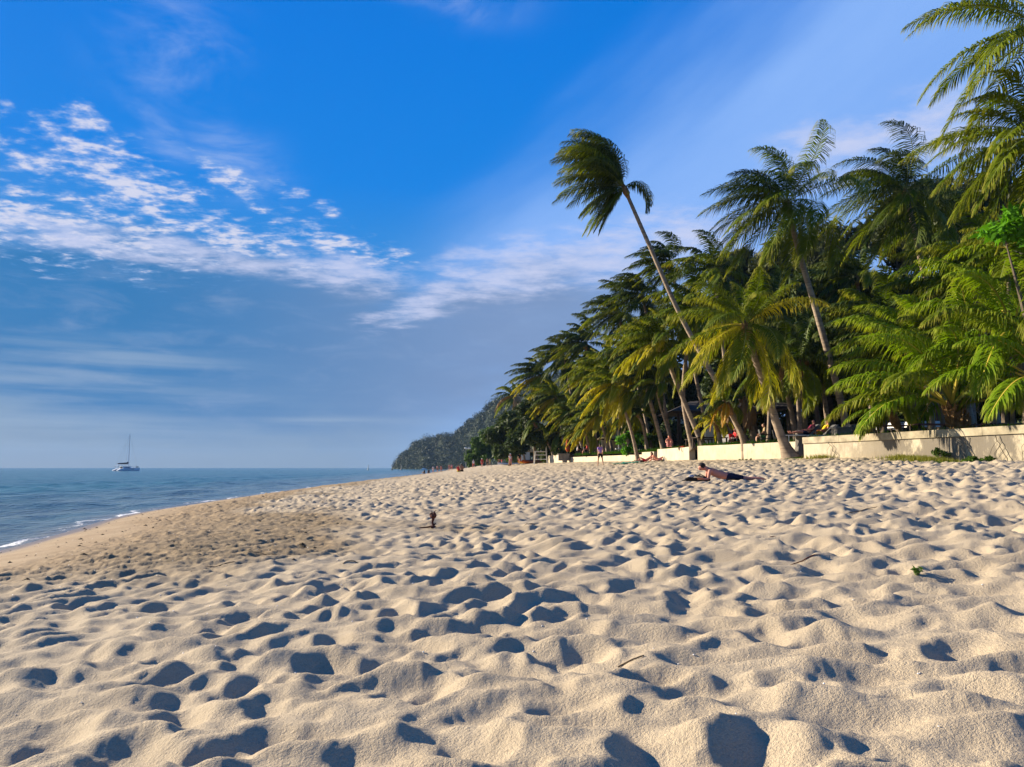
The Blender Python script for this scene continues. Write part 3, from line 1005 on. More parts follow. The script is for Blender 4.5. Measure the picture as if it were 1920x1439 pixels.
def palm(label, trunk_px, Y, nf=20, L=4.2, wind=.7, grav=1.0, cols='GGGG', seed=1, r0=.17, r1=.11, flare=.14, name='coconut_palm', nuts=True, Yb=None,
         group=PG, base_z=None, tm=None, fib=True, **kw):
    """trunk_px: photograph positions from base to crown; Y or list of Y per point"""
    Ys = Y if isinstance(Y, (list, tuple)) else [Y] * len(trunk_px)
    pts = [P(p[0], p[1], y) for p, y in zip(trunk_px, Ys)]
    if base_z is not None: pts[0].z = base_z
    pts[0].z -= .12
    base = pts[0].copy()
    root = thing(name, tuple(base), label, 'palm tree', group)
    rel = [p - base for p in pts]
    link('trunk', trunk_mesh(rel, r0, r1, flare, seed), tm or trunkm, root)
    top = rel[-1]; dirt = (rel[-1] - rel[-2]).normalized()
    if name == 'young_palm' and r0 > .2:
        r_ = random.Random(seed + 5); H_ = (rel[-1] - rel[0]).length
        m_ = MB()
        for k in range(34):
            a = k * 2.4; f = k / 34
            q0 = rel[0].lerp(rel[-1], min(1, f * 1.02)); q0 = q0 + Vector((0, 0, .12))
            rr_ = r0 * (1.1 - .35 * f); o_ = Vector((math.cos(a), math.sin(a), 0))
            m_.tube([q0 + o_ * rr_ * .7, q0 + o_ * rr_ * 1.25 + Vector((0, 0, .12)), q0 + o_ * rr_ * (1.3 + r_.random() * .25) + Vector((0, 0, .26 + r_.random() * .1))], [.10, .07, .02], 5)
        m_.obj('leaf_bases', bootm, root)
        fib = False
    if fib:
        m_ = MB(); m_.tube([top - dirt * .75, top - dirt * .35, top, top + dirt * .3], [r1 * 1.05, r1 * 1.9, r1 * 1.7, r1 * .6], 9)
        m_.obj('crown_shaft', bootm, root, smooth=True)
    if nuts:
        r_ = random.Random(seed); 
        me_ = MB().ball((0, 0, 0), (.11, .11, .14), 8, 6).mesh('coconut', True); me_.materials.append(coconutm)
        for k in range(r_.randint(3, 6)):
            a = r_.uniform(0, 6.28)
            link('coconut', me_, None, root, top + Vector((.28 * math.cos(a), .28 * math.sin(a), -.28 - r_.uniform(0, .25))))
    crown(root, top + dirt * .1, nf, L, wind, grav, cols, seed, **kw)
    return root
# ------------------------------------------------------------------ the palms of the photograph
def tb(px, Y): return (px, 877 - (PLAT - EYE) * 1400 / Y)     # a foot on the terrace

tallp = palm('very tall wind-blown palm leaning far out over the beach', [tb(1402, 46), (1345, 720), (1275, 590), (1213, 450), (1170, 352)], 46, 34, 5.1, 1.15, .9, 'DDGDDGD', 3, .19, .11, base_z=PLAT, elmin=15, elmax=88, azr=(1.5, 4.8), nl=84, wide=.05, lealen=.25, late=1.7, skew=1.2)
_top = Vector(tallp.children[1].location) if False else P(1170, 352, 46) - Vector(tallp.location)
crown(tallp, _top, 13, 3.8, .75, 1.1, 'DDGD', 5, elmin=-62, elmax=0, azr=(1.9, 4.4), nl=80, wide=.05, lealen=.25)
crown(tallp, _top, 2, 2.9, .25, 2.6, 'DD', 9, elmin=20, elmax=50, azr=(-.5, .4), nl=60, wide=.05, lealen=.28)
palm('big yellowing palm leaning in front of the wall, rooted in the sand', [(1482, 857), (1459, 803), (1436, 730), (1412, 660), (1398, 612)], 38, 27, 4.6, .5, .75, 'GGGGGYGGYGYYG', 7, .23, .16, .34, elmin=-60, nl=84, wide=.05, lealen=.25)
palm('tall palm with a bare curved trunk right of the yellowing palm', [tb(1594, 41), (1572, 735), (1532, 590), (1496, 465), (1476, 382)], 41, 32, 5.3, 1.15, 1.1, 'DGGGGGGG', 14, .22, .13, late=1.2, base_z=PLAT, elmin=-48, nl=84, wide=.05, lealen=.26)
palm('tall palm with dark swept crown against the sky near the right', [tb(1775, 43), (1748, 600), (1716, 440), (1698, 362)], 43, 32, 5.3, 1.1, 1.1, 'DDGDGD', 21, .21, .13, base_z=PLAT, elmin=-48, nl=84, wide=.05, late=1.1)
palm('tallest palm reaching in from the top right corner', [tb(2030, 24.5), (2000, 430), (1962, 60)], 24.5, 18, 5.2, .45, 1.0, 'GGGGG', 33, .2, .14, base_z=PLAT, elmin=-30, nl=110, wide=.045, lealen=.19)
palm('green palm at the right edge just below the tallest corner palm', [tb(1995, 27), (1968, 500), (1935, 262)], 27, 26, 4.5, .75, 1.0, 'GGGGGGGGGGYGGG', 36, .2, .13, base_z=PLAT, elmin=-55, nl=104, wide=.045, lealen=.22)
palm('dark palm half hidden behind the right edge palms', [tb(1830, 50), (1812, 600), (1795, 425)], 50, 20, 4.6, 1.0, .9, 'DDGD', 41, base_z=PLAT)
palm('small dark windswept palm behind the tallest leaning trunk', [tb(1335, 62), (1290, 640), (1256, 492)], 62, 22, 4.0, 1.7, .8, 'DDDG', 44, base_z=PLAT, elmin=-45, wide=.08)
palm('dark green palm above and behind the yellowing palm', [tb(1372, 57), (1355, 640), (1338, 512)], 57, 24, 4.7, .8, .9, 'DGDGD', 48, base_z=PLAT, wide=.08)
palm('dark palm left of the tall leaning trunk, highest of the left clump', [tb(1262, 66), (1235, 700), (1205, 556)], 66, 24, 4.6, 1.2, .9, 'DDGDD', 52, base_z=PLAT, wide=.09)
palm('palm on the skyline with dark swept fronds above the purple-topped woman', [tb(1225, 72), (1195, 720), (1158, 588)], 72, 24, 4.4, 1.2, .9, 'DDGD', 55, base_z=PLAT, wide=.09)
palm('palm with olive crown just left of the yellowing palm', [tb(1322, 50), (1292, 775), (1262, 702), (1240, 642)], 50, 24, 4.0, .85, 1.0, 'GGGGYG', 58, .19, .13, base_z=PLAT, wide=.08)
palm('palm whose trunk crosses its neighbour above the brown wall end', [tb(1300, 51), (1287, 790), (1281, 735), (1290, 640), (1300, 585)], 51, 22, 4.3, .9, 1.0, 'DGGG', 61, .17, .12, base_z=PLAT, wide=.08)
palm('thin palm rooted in the sand beside the round green bush', [(1197, 863), (1184, 810), (1168, 760), (1155, 722)], 60, 22, 3.9, .9, 1.1, 'GGGYGY', 64, .14, .10, .1, elmin=-45, wide=.09)
palm('palm with yellow green crown left of the thin sand-rooted palm', [tb(1186, 68), (1160, 780), (1128, 700)], 68, 24, 4.3, 1.0, 1.0, 'GGGGYG', 67, base_z=PLAT, wide=.1)
palm('palm behind the round green bush with a thick leaning trunk', [tb(1246, 60), (1230, 790), (1214, 735), (1196, 668)], 60, 22, 4.2, .95, 1.0, 'GGDGY', 70, .19, .13, base_z=PLAT, wide=.09)
palm('slender palm between the bush and the brown wall end', [tb(1262, 58), (1250, 800), (1238, 762), (1228, 720)], 58, 18, 3.0, .8, 1.0, 'DGD', 73, .10, .08, base_z=PLAT, wide=.08)
palm('low palm with yellow fringe above the walking woman', [tb(1140, 76), (1134, 815), (1122, 778)], 76, 20, 3.4, .9, 1.2, 'GGGGYY', 76, .17, .12, base_z=PLAT, wide=.11)
palm('pale-trunked palm with drooping olive crown above the low wall', [tb(1098, 86), (1086, 822), (1070, 776)], 86, 20, 3.3, .9, 1.1, 'GGGYG', 79, .19, .13, base_z=PLAT, wide=.11)
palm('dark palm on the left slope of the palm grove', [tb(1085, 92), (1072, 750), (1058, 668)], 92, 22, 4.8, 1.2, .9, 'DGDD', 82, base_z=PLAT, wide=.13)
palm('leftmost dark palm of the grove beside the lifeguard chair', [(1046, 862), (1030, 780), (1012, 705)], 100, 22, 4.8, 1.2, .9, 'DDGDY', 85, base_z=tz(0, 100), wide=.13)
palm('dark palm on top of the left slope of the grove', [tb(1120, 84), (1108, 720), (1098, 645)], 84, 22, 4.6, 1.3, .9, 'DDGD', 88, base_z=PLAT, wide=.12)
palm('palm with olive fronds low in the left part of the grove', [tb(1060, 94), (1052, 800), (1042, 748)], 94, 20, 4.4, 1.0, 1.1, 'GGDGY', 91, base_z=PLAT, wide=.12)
palm('leaning palm rooted at the wall foot with a small low crown', [(1398, 858), (1391, 818), (1378, 790), (1362, 758)], 44, 13, 1.9, .6, 1.2, 'GGDGO', 94, .16, .11, .08, wide=.06)
palm('palm with a shaggy orange trunk beside the leaning wall-foot palm', [tb(1418, 47), (1408, 800), (1398, 752)], 47, 13, 2.6, .6, 1.5, 'GDXXX', 97, .20, .16, base_z=PLAT, wide=.07, elmin=-70)
palm('tiny yellow palm low above the wall left of the wall-foot palm', [tb(1352, 48), (1347, 812), (1342, 795)], 48, 11, 1.7, .4, 1.1, 'YGYY', 99, .10, .08, base_z=PLAT, nuts=False, elmin=-20)
palm('dark palm in the shade just right of the yellowing palm', [tb(1556, 47), (1545, 740), (1532, 668)], 47, 20, 4.2, .6, 1.2, 'DDDGD', 102, base_z=PLAT, wide=.08, elmin=-55)
palm('green palm behind the small bright palm right of centre', [tb(1660, 44), (1652, 720), (1640, 612)], 44, 22, 4.4, .8, 1.0, 'GDGG', 105, base_z=PLAT, wide=.08)
palm('shaded palm between the two tall palms', [tb(1640, 56), (1622, 640), (1606, 520)], 56, 20, 4.5, .9, 1.0, 'DDGD', 108, base_z=PLAT, wide=.09)
palm('bright green palm with long arching fronds in the right thicket', [tb(1748, 37), (1742, 740), (1726, 655)], 37, 20, 4.5, .8, .8, 'BGBG', 111, .17, .14, base_z=PLAT, bare=.2, elmin=-5, wide=.07, nuts=False)
palm('thick shaded palm trunk right of the stout young palm', [tb(1872, 35), (1856, 720), (1838, 600), (1826, 520)], 35, 20, 4.2, .7, .9, 'GBGD', 114, .21, .16, base_z=PLAT, wide=.065)
palm('second thick shaded palm trunk behind the stout young palm', [tb(1828, 39), (1808, 720), (1790, 560)], 39, 18, 4.2, .8, .9, 'GDG', 117, .20, .15, base_z=PLAT, wide=.07)
palm('slender pale-trunked palm at the right edge', [tb(1899, 30), (1897, 720), (1893, 600), (1890, 470)], 30, 14, 3.0, .6, .9, 'GBG', 120, .085, .075, .03, base_z=PLAT, wide=.06, nuts=False)
YG = 'young trunkless palms with yellow stalks behind the wall'
palm('stout young palm with yellow stalks just above the stained wall', [tb(1805, 31), (1796, 790), (1785, 768)], 31, 20, 5.6, .45, .85, 'BBBBGB', 130, .36, .24, .08, base_z=PLAT, name='young_palm', bare=.26, elmin=18, elmax=84, nl=84, wide=.06, petr=.055, nuts=False, group=YG, lealen=.22, tm=bootm)
palm('smallest young palm with two arching fronds behind the wall', [tb(1693, 33), (1683, 800), (1672, 778)], 33, 10, 2.5, .5, 1.0, 'BBBG', 133, .13, .11, .05, base_z=PLAT, name='young_palm', bare=.24, elmin=0, elmax=78, wide=.06, petr=.035, nuts=False, group=YG)
palm('young palm cut by the right edge with long yellow stalks', [tb(1990, 27), (1975, 760), (1962, 730)], 27, 15, 5.0, .4, .85, 'BBBB', 136, .25, .22, .08, base_z=PLAT, name='young_palm', bare=.26, elmin=15, elmax=84, nl=84, wide=.06, petr=.05, nuts=False, group=YG, lealen=.22)
palm('bright young palm with fronds arching left at the right edge', [tb(1932, 29), (1915, 700), (1900, 625)], 29, 18, 4.9, .45, .85, 'BBGB', 139, .16, .13, base_z=PLAT, name='young_palm', bare=.22, elmin=-10, elmax=84, nl=80, wide=.06, petr=.045, nuts=False, group=YG, lealen=.23)
palm('hazy solitary palm rising above the far dark tree', [(968, 866), (967, 800), (963, 745)], 150, 20, 5.4, .7, 1.1, 'GDXG', 142, base_z=tz(0, 150), wide=.2, nl=30)
palm('far palm with a hanging yellow fringe left of the lifeguard chair', [(985, 868), (978, 830), (966, 814)], 122, 18, 3.0, .5, 1.3, 'GYYYO', 145, base_z=tz(0, 120), wide=.16, nl=30)
palm('far palm with yellow fringe above the kayaks', [(1010, 866), (1000, 830), (994, 812)], 118, 18, 3.0, .6, 1.3, 'GDYYG', 148, base_z=tz(0, 118), wide=.16, nl=30)
palm('low dark palm behind the far wall block', [tb(1075, 96), (1062, 840), (1048, 812)], 96, 18, 3.4, .8, 1.1, 'DGDG', 151, base_z=PLAT, wide=.12)
palm('low palm with green crown behind the walking woman', [tb(1112, 80), (1104, 835), (1096, 806)], 80, 18, 3.2, .8, 1.1, 'GDGY', 154, .15, .11, base_z=PLAT, wide=.11)
palm('low palm in the shade behind the round bush', [tb(1215, 66), (1206, 800), (1192, 770)], 66, 18, 3.4, .8, 1.1, 'GGDG', 157, .15, .11, base_z=PLAT, wide=.1)
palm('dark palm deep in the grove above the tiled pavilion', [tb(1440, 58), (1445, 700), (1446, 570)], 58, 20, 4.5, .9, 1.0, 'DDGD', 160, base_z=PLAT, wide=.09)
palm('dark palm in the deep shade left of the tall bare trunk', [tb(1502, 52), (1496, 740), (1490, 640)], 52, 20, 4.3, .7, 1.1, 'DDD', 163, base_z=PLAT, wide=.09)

# bare trunks standing in the shade under the crowns (their crowns merge into the canopy)
r_ = random.Random(8)
lab = {1040: 'thin trunk in the shade behind the far wall block', 1118: 'thin leaning trunk behind the walking woman', 1106: 'slim trunk left of the walking woman', 1150: 'thin trunk just right of the walking woman',
       1495: 'dark upright trunk left of the yellow-shirted sunbather', 1512: 'dark upright trunk behind the red-legged sunbather', 1730: 'orange-lit thin trunk between the tables', 1660: 'dark trunk behind the cut tree stump',
       1712: 'dark trunk in the gap beside the smallest young palm', 1765: 'dark trunk behind the stalks of the stout young palm', 1540: 'dark trunk behind the loungers'}
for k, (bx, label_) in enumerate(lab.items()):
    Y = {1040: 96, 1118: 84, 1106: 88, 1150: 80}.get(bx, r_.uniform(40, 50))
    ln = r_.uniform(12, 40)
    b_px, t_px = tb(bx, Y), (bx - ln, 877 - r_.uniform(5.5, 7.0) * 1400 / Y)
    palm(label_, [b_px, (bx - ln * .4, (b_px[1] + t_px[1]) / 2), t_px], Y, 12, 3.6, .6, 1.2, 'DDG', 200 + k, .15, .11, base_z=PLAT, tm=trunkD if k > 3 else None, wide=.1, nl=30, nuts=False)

# ------------------------------------------------------------------ broad-leaved and feathery trees behind
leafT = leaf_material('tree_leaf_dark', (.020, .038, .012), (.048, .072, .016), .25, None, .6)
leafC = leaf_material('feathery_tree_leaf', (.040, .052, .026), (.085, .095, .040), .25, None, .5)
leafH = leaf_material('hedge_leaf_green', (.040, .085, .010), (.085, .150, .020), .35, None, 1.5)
leafV = leaf_material('bush_leaf_vivid', (.060, .19, .008), (.11, .30, .015), .45, None, 2.0)
barkm = pmat('tree_bark', (.12, .095, .07), .95, .1, 3, .3, .5)


def tree(label, px, topy, Y, wpx, mat, seed, n=5200, size=.22, group='trees behind the palm grove', name='broadleaf_tree', squash=.8, droop=0.0, elong=1.3, bz=None, low=.22, cat='tree', limbs=9):
    b = P(px, 860, Y); b.z = PLAT if bz is None else bz
    top = P(px, topy, Y).z - b.z
    w = wpx / 1400 * Y / 2
    r_ = random.Random(seed)
    root = thing(name, tuple(b - Vector((0, 0, .1))), label, cat, group)
    m_ = MB()
    lean = r_.uniform(-.06, .06)
    hub = Vector((lean * top, 0, top * .45))
    m_.tube([(0, 0, 0), (lean * top * .3, 0, top * .2), hub, hub + Vector((0, 0, top * .3))], [.025 * top + .08, .018 * top + .06, .012 * top + .05, .03], 8)
    cs, rd = [], []
    nc = 15
    for i in range(nc):
        f = r_.random() ** .8
        z = top * (low + (1 - low) * f)
        wr = w * math.sin(math.pi * min(1, .22 + .70 * f)) ** .8
        a = r_.uniform(0, 6.28); rr = wr * r_.uniform(.25, .95)
        c = Vector((lean * z + rr * math.cos(a), rr * .8 * math.sin(a), z))
        rad = min(top, w * 2) * r_.uniform(.13, .22)
        c.z = min(c.z, top - rad * squash * .9)
        cs.append(tuple(c)); rd.append(rad)
        if i < limbs: m_.tube([hub - Vector((0, 0, top * .12)), (hub + c) / 2 - Vector((0, 0, .04 * top)), c], [.009 * top + .03, .005 * top + .02, .012], 5)
    m_.obj('trunk', barkm, root)
    v, q_ = leaf_cloud(cs, rd, n, size, seed, squash, droop, elong)
    link('crown', np_mesh('crown', v, q_), mat, root)
    return root

FT = 'feathery trees rising behind the palms'
for k, (px, ty, Y, w, lb) in enumerate([
        (1395, 470, 78, 150, 'feathery tree peeking between the two left tall palms'), (1500, 450, 74, 230, 'feathery tree behind the tall bare-trunked palm'),
        (1610, 400, 70, 260, 'feathery tree filling the gap below the dark swept palm'), (1745, 350, 66, 280, 'feathery tree behind the dark palm near the right'),
        (1870, 310, 60, 300, 'tallest feathery tree at the right edge'), (1990, 330, 58, 240, 'feathery tree outside the right edge')]):
    tree(lb, px, ty, Y, w, leafC, 300 + k, 15000, .26, FT, 'feathery_tree', .9, .55, 2.0)
DG = 'dark trees closing the back of the grove'
dk = [(1110, 690, 108, 150), (1165, 640, 98, 160), (1225, 600, 92, 170), (1290, 570, 88, 180), (1350, 560, 84, 200), (1420, 590, 70, 200), (1490, 520, 68, 220), (1565, 500, 64, 220), (1640, 490, 62, 230), (1720, 520, 58, 240),
      (1800, 560, 56, 250), (1890, 560, 52, 260), (1990, 520, 50, 260), (1080, 740, 112, 110)]
names = ['above the walking woman', 'left of the tall leaning palm', 'behind the middle of the palm clump', 'behind the crossing trunks', 'behind the leaning wall-foot palm', 'behind the yellowing palm',
         'just right of the yellowing palm', 'behind the yellow-shirted sunbather', 'behind the cut tree stump', 'behind the smallest young palm', 'behind the stout young palm', 'behind the slender pale trunk', 'beyond the right edge', 'behind the low far palms']
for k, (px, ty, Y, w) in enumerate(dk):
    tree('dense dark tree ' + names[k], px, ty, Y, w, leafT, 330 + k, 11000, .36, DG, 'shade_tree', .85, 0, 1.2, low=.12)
# shade hedge below them
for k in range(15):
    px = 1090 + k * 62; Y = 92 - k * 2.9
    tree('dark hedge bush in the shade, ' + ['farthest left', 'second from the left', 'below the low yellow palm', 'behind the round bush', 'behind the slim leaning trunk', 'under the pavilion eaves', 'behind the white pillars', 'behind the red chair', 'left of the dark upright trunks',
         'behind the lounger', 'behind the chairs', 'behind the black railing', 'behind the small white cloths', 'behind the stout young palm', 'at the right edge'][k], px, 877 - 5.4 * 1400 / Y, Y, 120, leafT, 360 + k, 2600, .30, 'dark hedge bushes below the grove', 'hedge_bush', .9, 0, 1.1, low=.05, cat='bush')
FG = 'dark trees at the far end of the beach'
for k, (px, ty, Y, w, mt, lb) in enumerate([
        (1004, 752, 99, 125, leafT, 'wide dark tree above the kayaks'), (1046, 772, 101, 80, leafT, 'dark tree right of the lifeguard chair'), (956, 770, 112, 110, leafT, 'dark tree under the hazy solitary palm'),
        (935, 800, 165, 66, leafH, 'green tree left of the far yellow palms'), (908, 818, 185, 60, leafH, 'green tree with drooping edge near the white light'), (892, 838, 205, 44, leafH, 'leftmost low green tree by the sea'), (1030, 800, 132, 90, leafT, 'dark tree behind the lifeguard chair'),
        (950, 825, 158, 60, leafH, 'green low tree behind the walkers in red'), (985, 830, 145, 70, leafT, 'dark low tree behind the white shirt walker')]):
    tree(lb, px, ty, Y, w, mt, 400 + k, 7500, .34, FG, 'coastal_tree', .75, 0, 1.2, bz=gz(P(px, 870, Y).x, Y) + .0, low=.12)
tree('round vivid green bush above the low wall by the thin palm', 1184, 806, 68, 46, leafV, 420, 2600, .13, None, 'round_bush', .95, 0, 1.2, low=.08, cat='bush')
tree('darker green bush right of the vivid round one', 1222, 812, 70, 50, leafH, 421, 2200, .14, None, 'round_bush', .95, 0, 1.2, low=.08, cat='bush')
# vivid branch of a broad-leaved tree at the right edge
tree('thin tree with vivid green leaves at the right edge', 1962, 385, 27, 140, leafV, 422, 1500, .15, None, 'vivid_tree', .7, 0, 1.6, low=.86, limbs=3)
# ------------------------------------------------------------------ buildings and furniture on the terrace
roofd = pmat('dark_roof_sheet', (.075, .065, .055), .8, .2, 2.0, .3)
thatch = pmat('roof_underside', (.05, .04, .03), .95, .1)
creamp = pmat('cream_paint', (.66, .58, .42), .9, .2, 1.5, .12)
darkw = pmat('dark_wood', (.045, .032, .024), .8, .2, 3.0, .3)
redw = pmat('reddish_table_wood', (.17, .075, .06), .6, .3, 3.0, .25)
whitep = pmat('white_paint', (.74, .74, .70), .6, .3)
palesh = pmat('pale_blue_roof_sheet', (.42, .50, .52), .6, .3, 1.2, .25)
metal = pmat('dull_metal', (.35, .34, .32), .5, .5, None, metal=.6)
blackp = pmat('black_paint', (.015, .015, .015), .5, .4)
greyc = pmat('grey_canvas', (.10, .10, .10), .9, .1)
tanw = pmat('tan_shade_cloth', (.42, .34, .18), .9, .1, 2, .2)


def pavilion(label, px0, px1, eave_y, Y, depth, rise, mroof, colm, cols_px=(), wall_=False, name='pavilion'):
    a = P(px0, eave_y, Y); b = P(px1, eave_y, Y)
    g = PLAT
    root = thing(name, (a.x, Y, g), label, 'pavilion' if name == 'pavilion' else 'building')
    w = b.x - a.x; h = a.z - g
    # hipped roof of overlapping sheets
    rid0, rid1 = w * .28, w * .72
    m_ = MB()
    e = [Vector((0, 0, h)), Vector((w, 0, h)), Vector((w, depth, h)), Vector((0, depth, h))]
    r0_, r1_ = Vector((rid0, depth / 2, h + rise)), Vector((rid1, depth / 2, h + rise))
    th = Vector((0, 0, .06))
    rg_ = random.Random(int(px0))
    nst = 10
    for i in range(nst):
        f0, f1 = i / nst, (i + 1) / nst
        lift = Vector((0, 0, .03 * (i % 2)))
        q0, q1 = e[0].lerp(e[1], f0), e[0].lerp(e[1], f1)
        t0_, t1_ = r0_.lerp(r1_, f0), r0_.lerp(r1_, f1)
        pc = MB(); pc.face([q0 + lift, q1 + lift, t1_ + lift, t0_ + lift]); pc.face([q1 + lift - th, q0 + lift - th, t0_ + lift - th, t1_ + lift - th]); pc.face([q0 + lift - th, q1 + lift - th, q1 + lift, q0 + lift])
        pc.obj('roof_sheet', mroof, root)
    m_.face([e[1], e[2], r1_]); m_.face([e[3], e[0], r0_]); m_.face([e[2], e[3], r0_, r1_]); m_.face([e[3] - th, e[2] - th, e[1] - th, e[0] - th])
    m_.obj('roof', mroof, root)
    m_ = MB(); m_.box((0, -.03, h - .22), (w, .10, h - .065)); m_.obj('eaves_beam', darkw, root)
    for cpx in cols_px:
        x = P(cpx, eave_y, Y).x - a.x
        m_ = MB(); m_.box((x - .13, .4, 0), (x + .13, .66, h - .1)); m_.box((x - .2, .33, 0), (x + .2, .73, .25)); m_.obj('pillar', colm, root)
    if wall_:
        m_ = MB(); m_.box((.3, depth * .45, 0), (w - .3, depth * .55, h - .1)); m_.obj('back_wall', colm, root)
    return root


pavilion('open dark-roofed beach pavilion behind the palm trunks', 1262, 1448, 770, 64, 7, 1.1, roofd, darkw, (1275, 1312, 1372, 1440))
pavilion('second low dark roof right of the yellowing palm trunk', 1452, 1500, 762, 60, 5, .5, roofd, darkw, (1456, 1496))
pavilion('pale blue-roofed shelter behind the palms at right', 1790, 1880, 742, 58, 6, .7, palesh, darkw, (1795, 1835, 1876))
pavilion('small pale bungalow with shaded doorway left of the round bush', 1128, 1176, 822, 82, 5, .9, tanw, creamp, (1132, 1170), True, 'bungalow')
for k, (px, Y, h, w) in enumerate(((1329, 58, 2.0, .62), (1357, 57, 1.9, .32))):
    b = P(px, 800, Y)
    m_ = MB(); m_.box((-w / 2, -.2, 0), (w / 2, .2, h)); m_.box((-w / 2 - .04, -.24, h), (w / 2 + .04, .24, h + .08)); m_.box((-w / 2 - .05, -.25, 0), (w / 2 + .05, .25, .15))
    tag(m_.obj('gate_pillar', creamp, None, (b.x, Y, PLAT)), ['wider cream gate pillar under the small yellow palm', 'narrow cream pillar right of the wider one'][k], 'pillar', 'cream pillars behind the wall')


def chair(label, x, y, rot, mat, canvas, group='chairs on the terrace'):
    t = thing('garden_chair', (x, y, PLAT), label, 'chair', group, rot)
    m_ = MB(); m_.box((-.25, -.25, .40), (.25, .25, .44)); m_.obj('seat', canvas, t)
    m_ = MB(); m_.box((-.25, .0, 0), (.25, .035, .52), Matrix.Translation((0, .25, .44)) @ Matrix.Rotation(-.2, 4, 'X')); m_.obj('backrest', canvas, t)
    for sx in (-.23, .23):
        for sy in (-.23, .23):
            m_ = MB(); m_.tube([(sx, sy, .42), (sx * 1.08, sy * 1.1, 0)], .022, 6); m_.obj('leg', mat, t)
        m_ = MB(); m_.tube([(sx * 1.1, -.26, .42), (sx * 1.1, -.26, .64), (sx * 1.1, .27, .66)], .02, 6); m_.obj('armrest', mat, t)
    return t


def table(label, x, y, w, d, top, rot=0, group='low tables on the terrace', h=.70):
    t = thing('table', (x, y, PLAT), label, 'table', group, rot)
    m_ = MB(); n_ = 5
    for i in range(n_):
        p_ = MB(); p_.box((-w / 2, -d / 2 + d * i / n_ + .006, h - .05), (w / 2, -d / 2 + d * (i + 1) / n_ - .006, h + .002 * (i % 2))); p_.obj('plank', top, t)
    for sx in (-1, 1):
        for sy in (-1, 1):
            p_ = MB(); p_.box((sx * (w / 2 - .1) - .04, sy * (d / 2 - .08) - .04, 0), (sx * (w / 2 - .1) + .04, sy * (d / 2 - .08) + .04, h - .052)); p_.obj('leg', darkw, t)
    return t


def lounger(label, x, y, rot, up=.75, mat=whitep, canvas=greyc):
    t = thing('sun_lounger', (x, y, PLAT), label, 'sun lounger', 'sun loungers on the terrace', rot)
    m_ = MB(); m_.box((-1.25, -.30, .30), (.05, .30, .36)); m_.obj('seat', canvas, t)
    m_ = MB(); m_.box((0, -.30, -.03), (.78, .30, .03), Matrix.Translation((.06, 0, .35)) @ Matrix.Rotation(-up, 4, 'Y')); m_.obj('backrest', canvas, t)
    for sy in (-.3, .3):
        m_ = MB(); m_.tube([(-1.28, sy, .32), (.55, sy, .32)], .022, 6); m_.obj('side_rail', mat, t)
        for sx in (-1.1, -.1, .45):
            m_ = MB(); m_.tube([(sx, sy, .31), (sx, sy, 0)], .02, 6); m_.obj('leg', mat, t)
    m_ = MB()
    m_.tube([(.45, -.3, .33), (.45, .3, .33)], .018, 6); m_.tube([(.45, 0, .33), (.45 - .05, 0, .33 + .62 * math.sin(up))], .018, 6); m_.obj('backrest_prop', mat, t)
    return t


def X_at(px, Y): return ray(px, 800).x / ray(px, 800).y * Y
LY = 38.5
lounger('grey-backed sun lounger carrying the yellow-shirted sunbather', X_at(1545, LY), LY, .1)
lounger('empty grey sun lounger just right of the yellow-shirted sunbather', X_at(1580, 39), 39, .15)
chair('white-framed chair beside the empty lounger', X_at(1566, 41.5), 41.5, .5, whitep, greyc)
chair('white-framed chair beside the grey post', X_at(1603, 41), 41, -.4, whitep, greyc)
redf = pmat('red_cloth', (.45, .03, .03), .9, .1)
chair('red and white chair behind the wall-foot palm', X_at(1379, 50), 50, .6, whitep, redf)
chair('white chair among the stems left of the red chair', X_at(1364, 51.5), 51.5, 2.4, whitep, whitep)
chair('dark chair behind the yellowing palm trunk', X_at(1461, 45), 45, 1.4, darkw, greyc)
table('dark table behind the low wall near the small yellow palm', X_at(1330, 50), 50, 2.2, 1.0, darkw, .2)
table('dark table left of the cream pillars', X_at(1310, 53), 53, 1.8, .9, darkw, .1)
table('reddish table behind the cut tree stump', X_at(1667, 35.6), 35.6, 1.7, .8, redw, .1)
table('reddish table between the smallest and the stout young palm', X_at(1748, 34.5), 34.5, 1.9, .8, redw, .1)
table('long reddish table behind the thick shaded trunk', X_at(1842, 35), 35, 1.9, .8, redw, .1)
table('long reddish table beside the slender pale trunk', X_at(1888, 34), 34, 2.0, .8, redw, .05)
table('dark table in the shade left of the stout young palm', X_at(1718, 38), 38, 1.8, .8, darkw, .1)
table('dark table behind the chairs by the grey post', X_at(1520, 44), 44, 1.7, .8, darkw, .1)
# black railing behind the wall
a = Vector((X_at(1588, 38.2), 38.2, PLAT)); b = Vector((X_at(1632, 35.6), 35.6, PLAT))
t = thing('railing', tuple(a), 'low black metal railing between the lounger and the stump', 'railing')
for k in range(5):
    q_ = (b - a) * (k / 4); m_ = MB(); m_.tube([q_, q_ + Vector((0, 0, .85))], .03, 6); m_.obj('railing_post', blackp if k % 2 else metal, t)
for z in (.84, .55, .3):
    m_ = MB(); m_.tube([Vector((0, 0, z)), (b - a) + Vector((0, 0, z))], .022, 6); m_.obj('rail', blackp, t)
# grey post block
m_ = MB(); m_.box((-.35, -.35, 0), (.35, .35, .62)); m_.box((-.4, -.4, .62), (.4, .4, .70))
tag(m_.obj('concrete_post', greyblock, None, (X_at(1577, 37.2), 37.2, PLAT)), 'squat grey concrete post on the terrace right of the loungers', 'post')
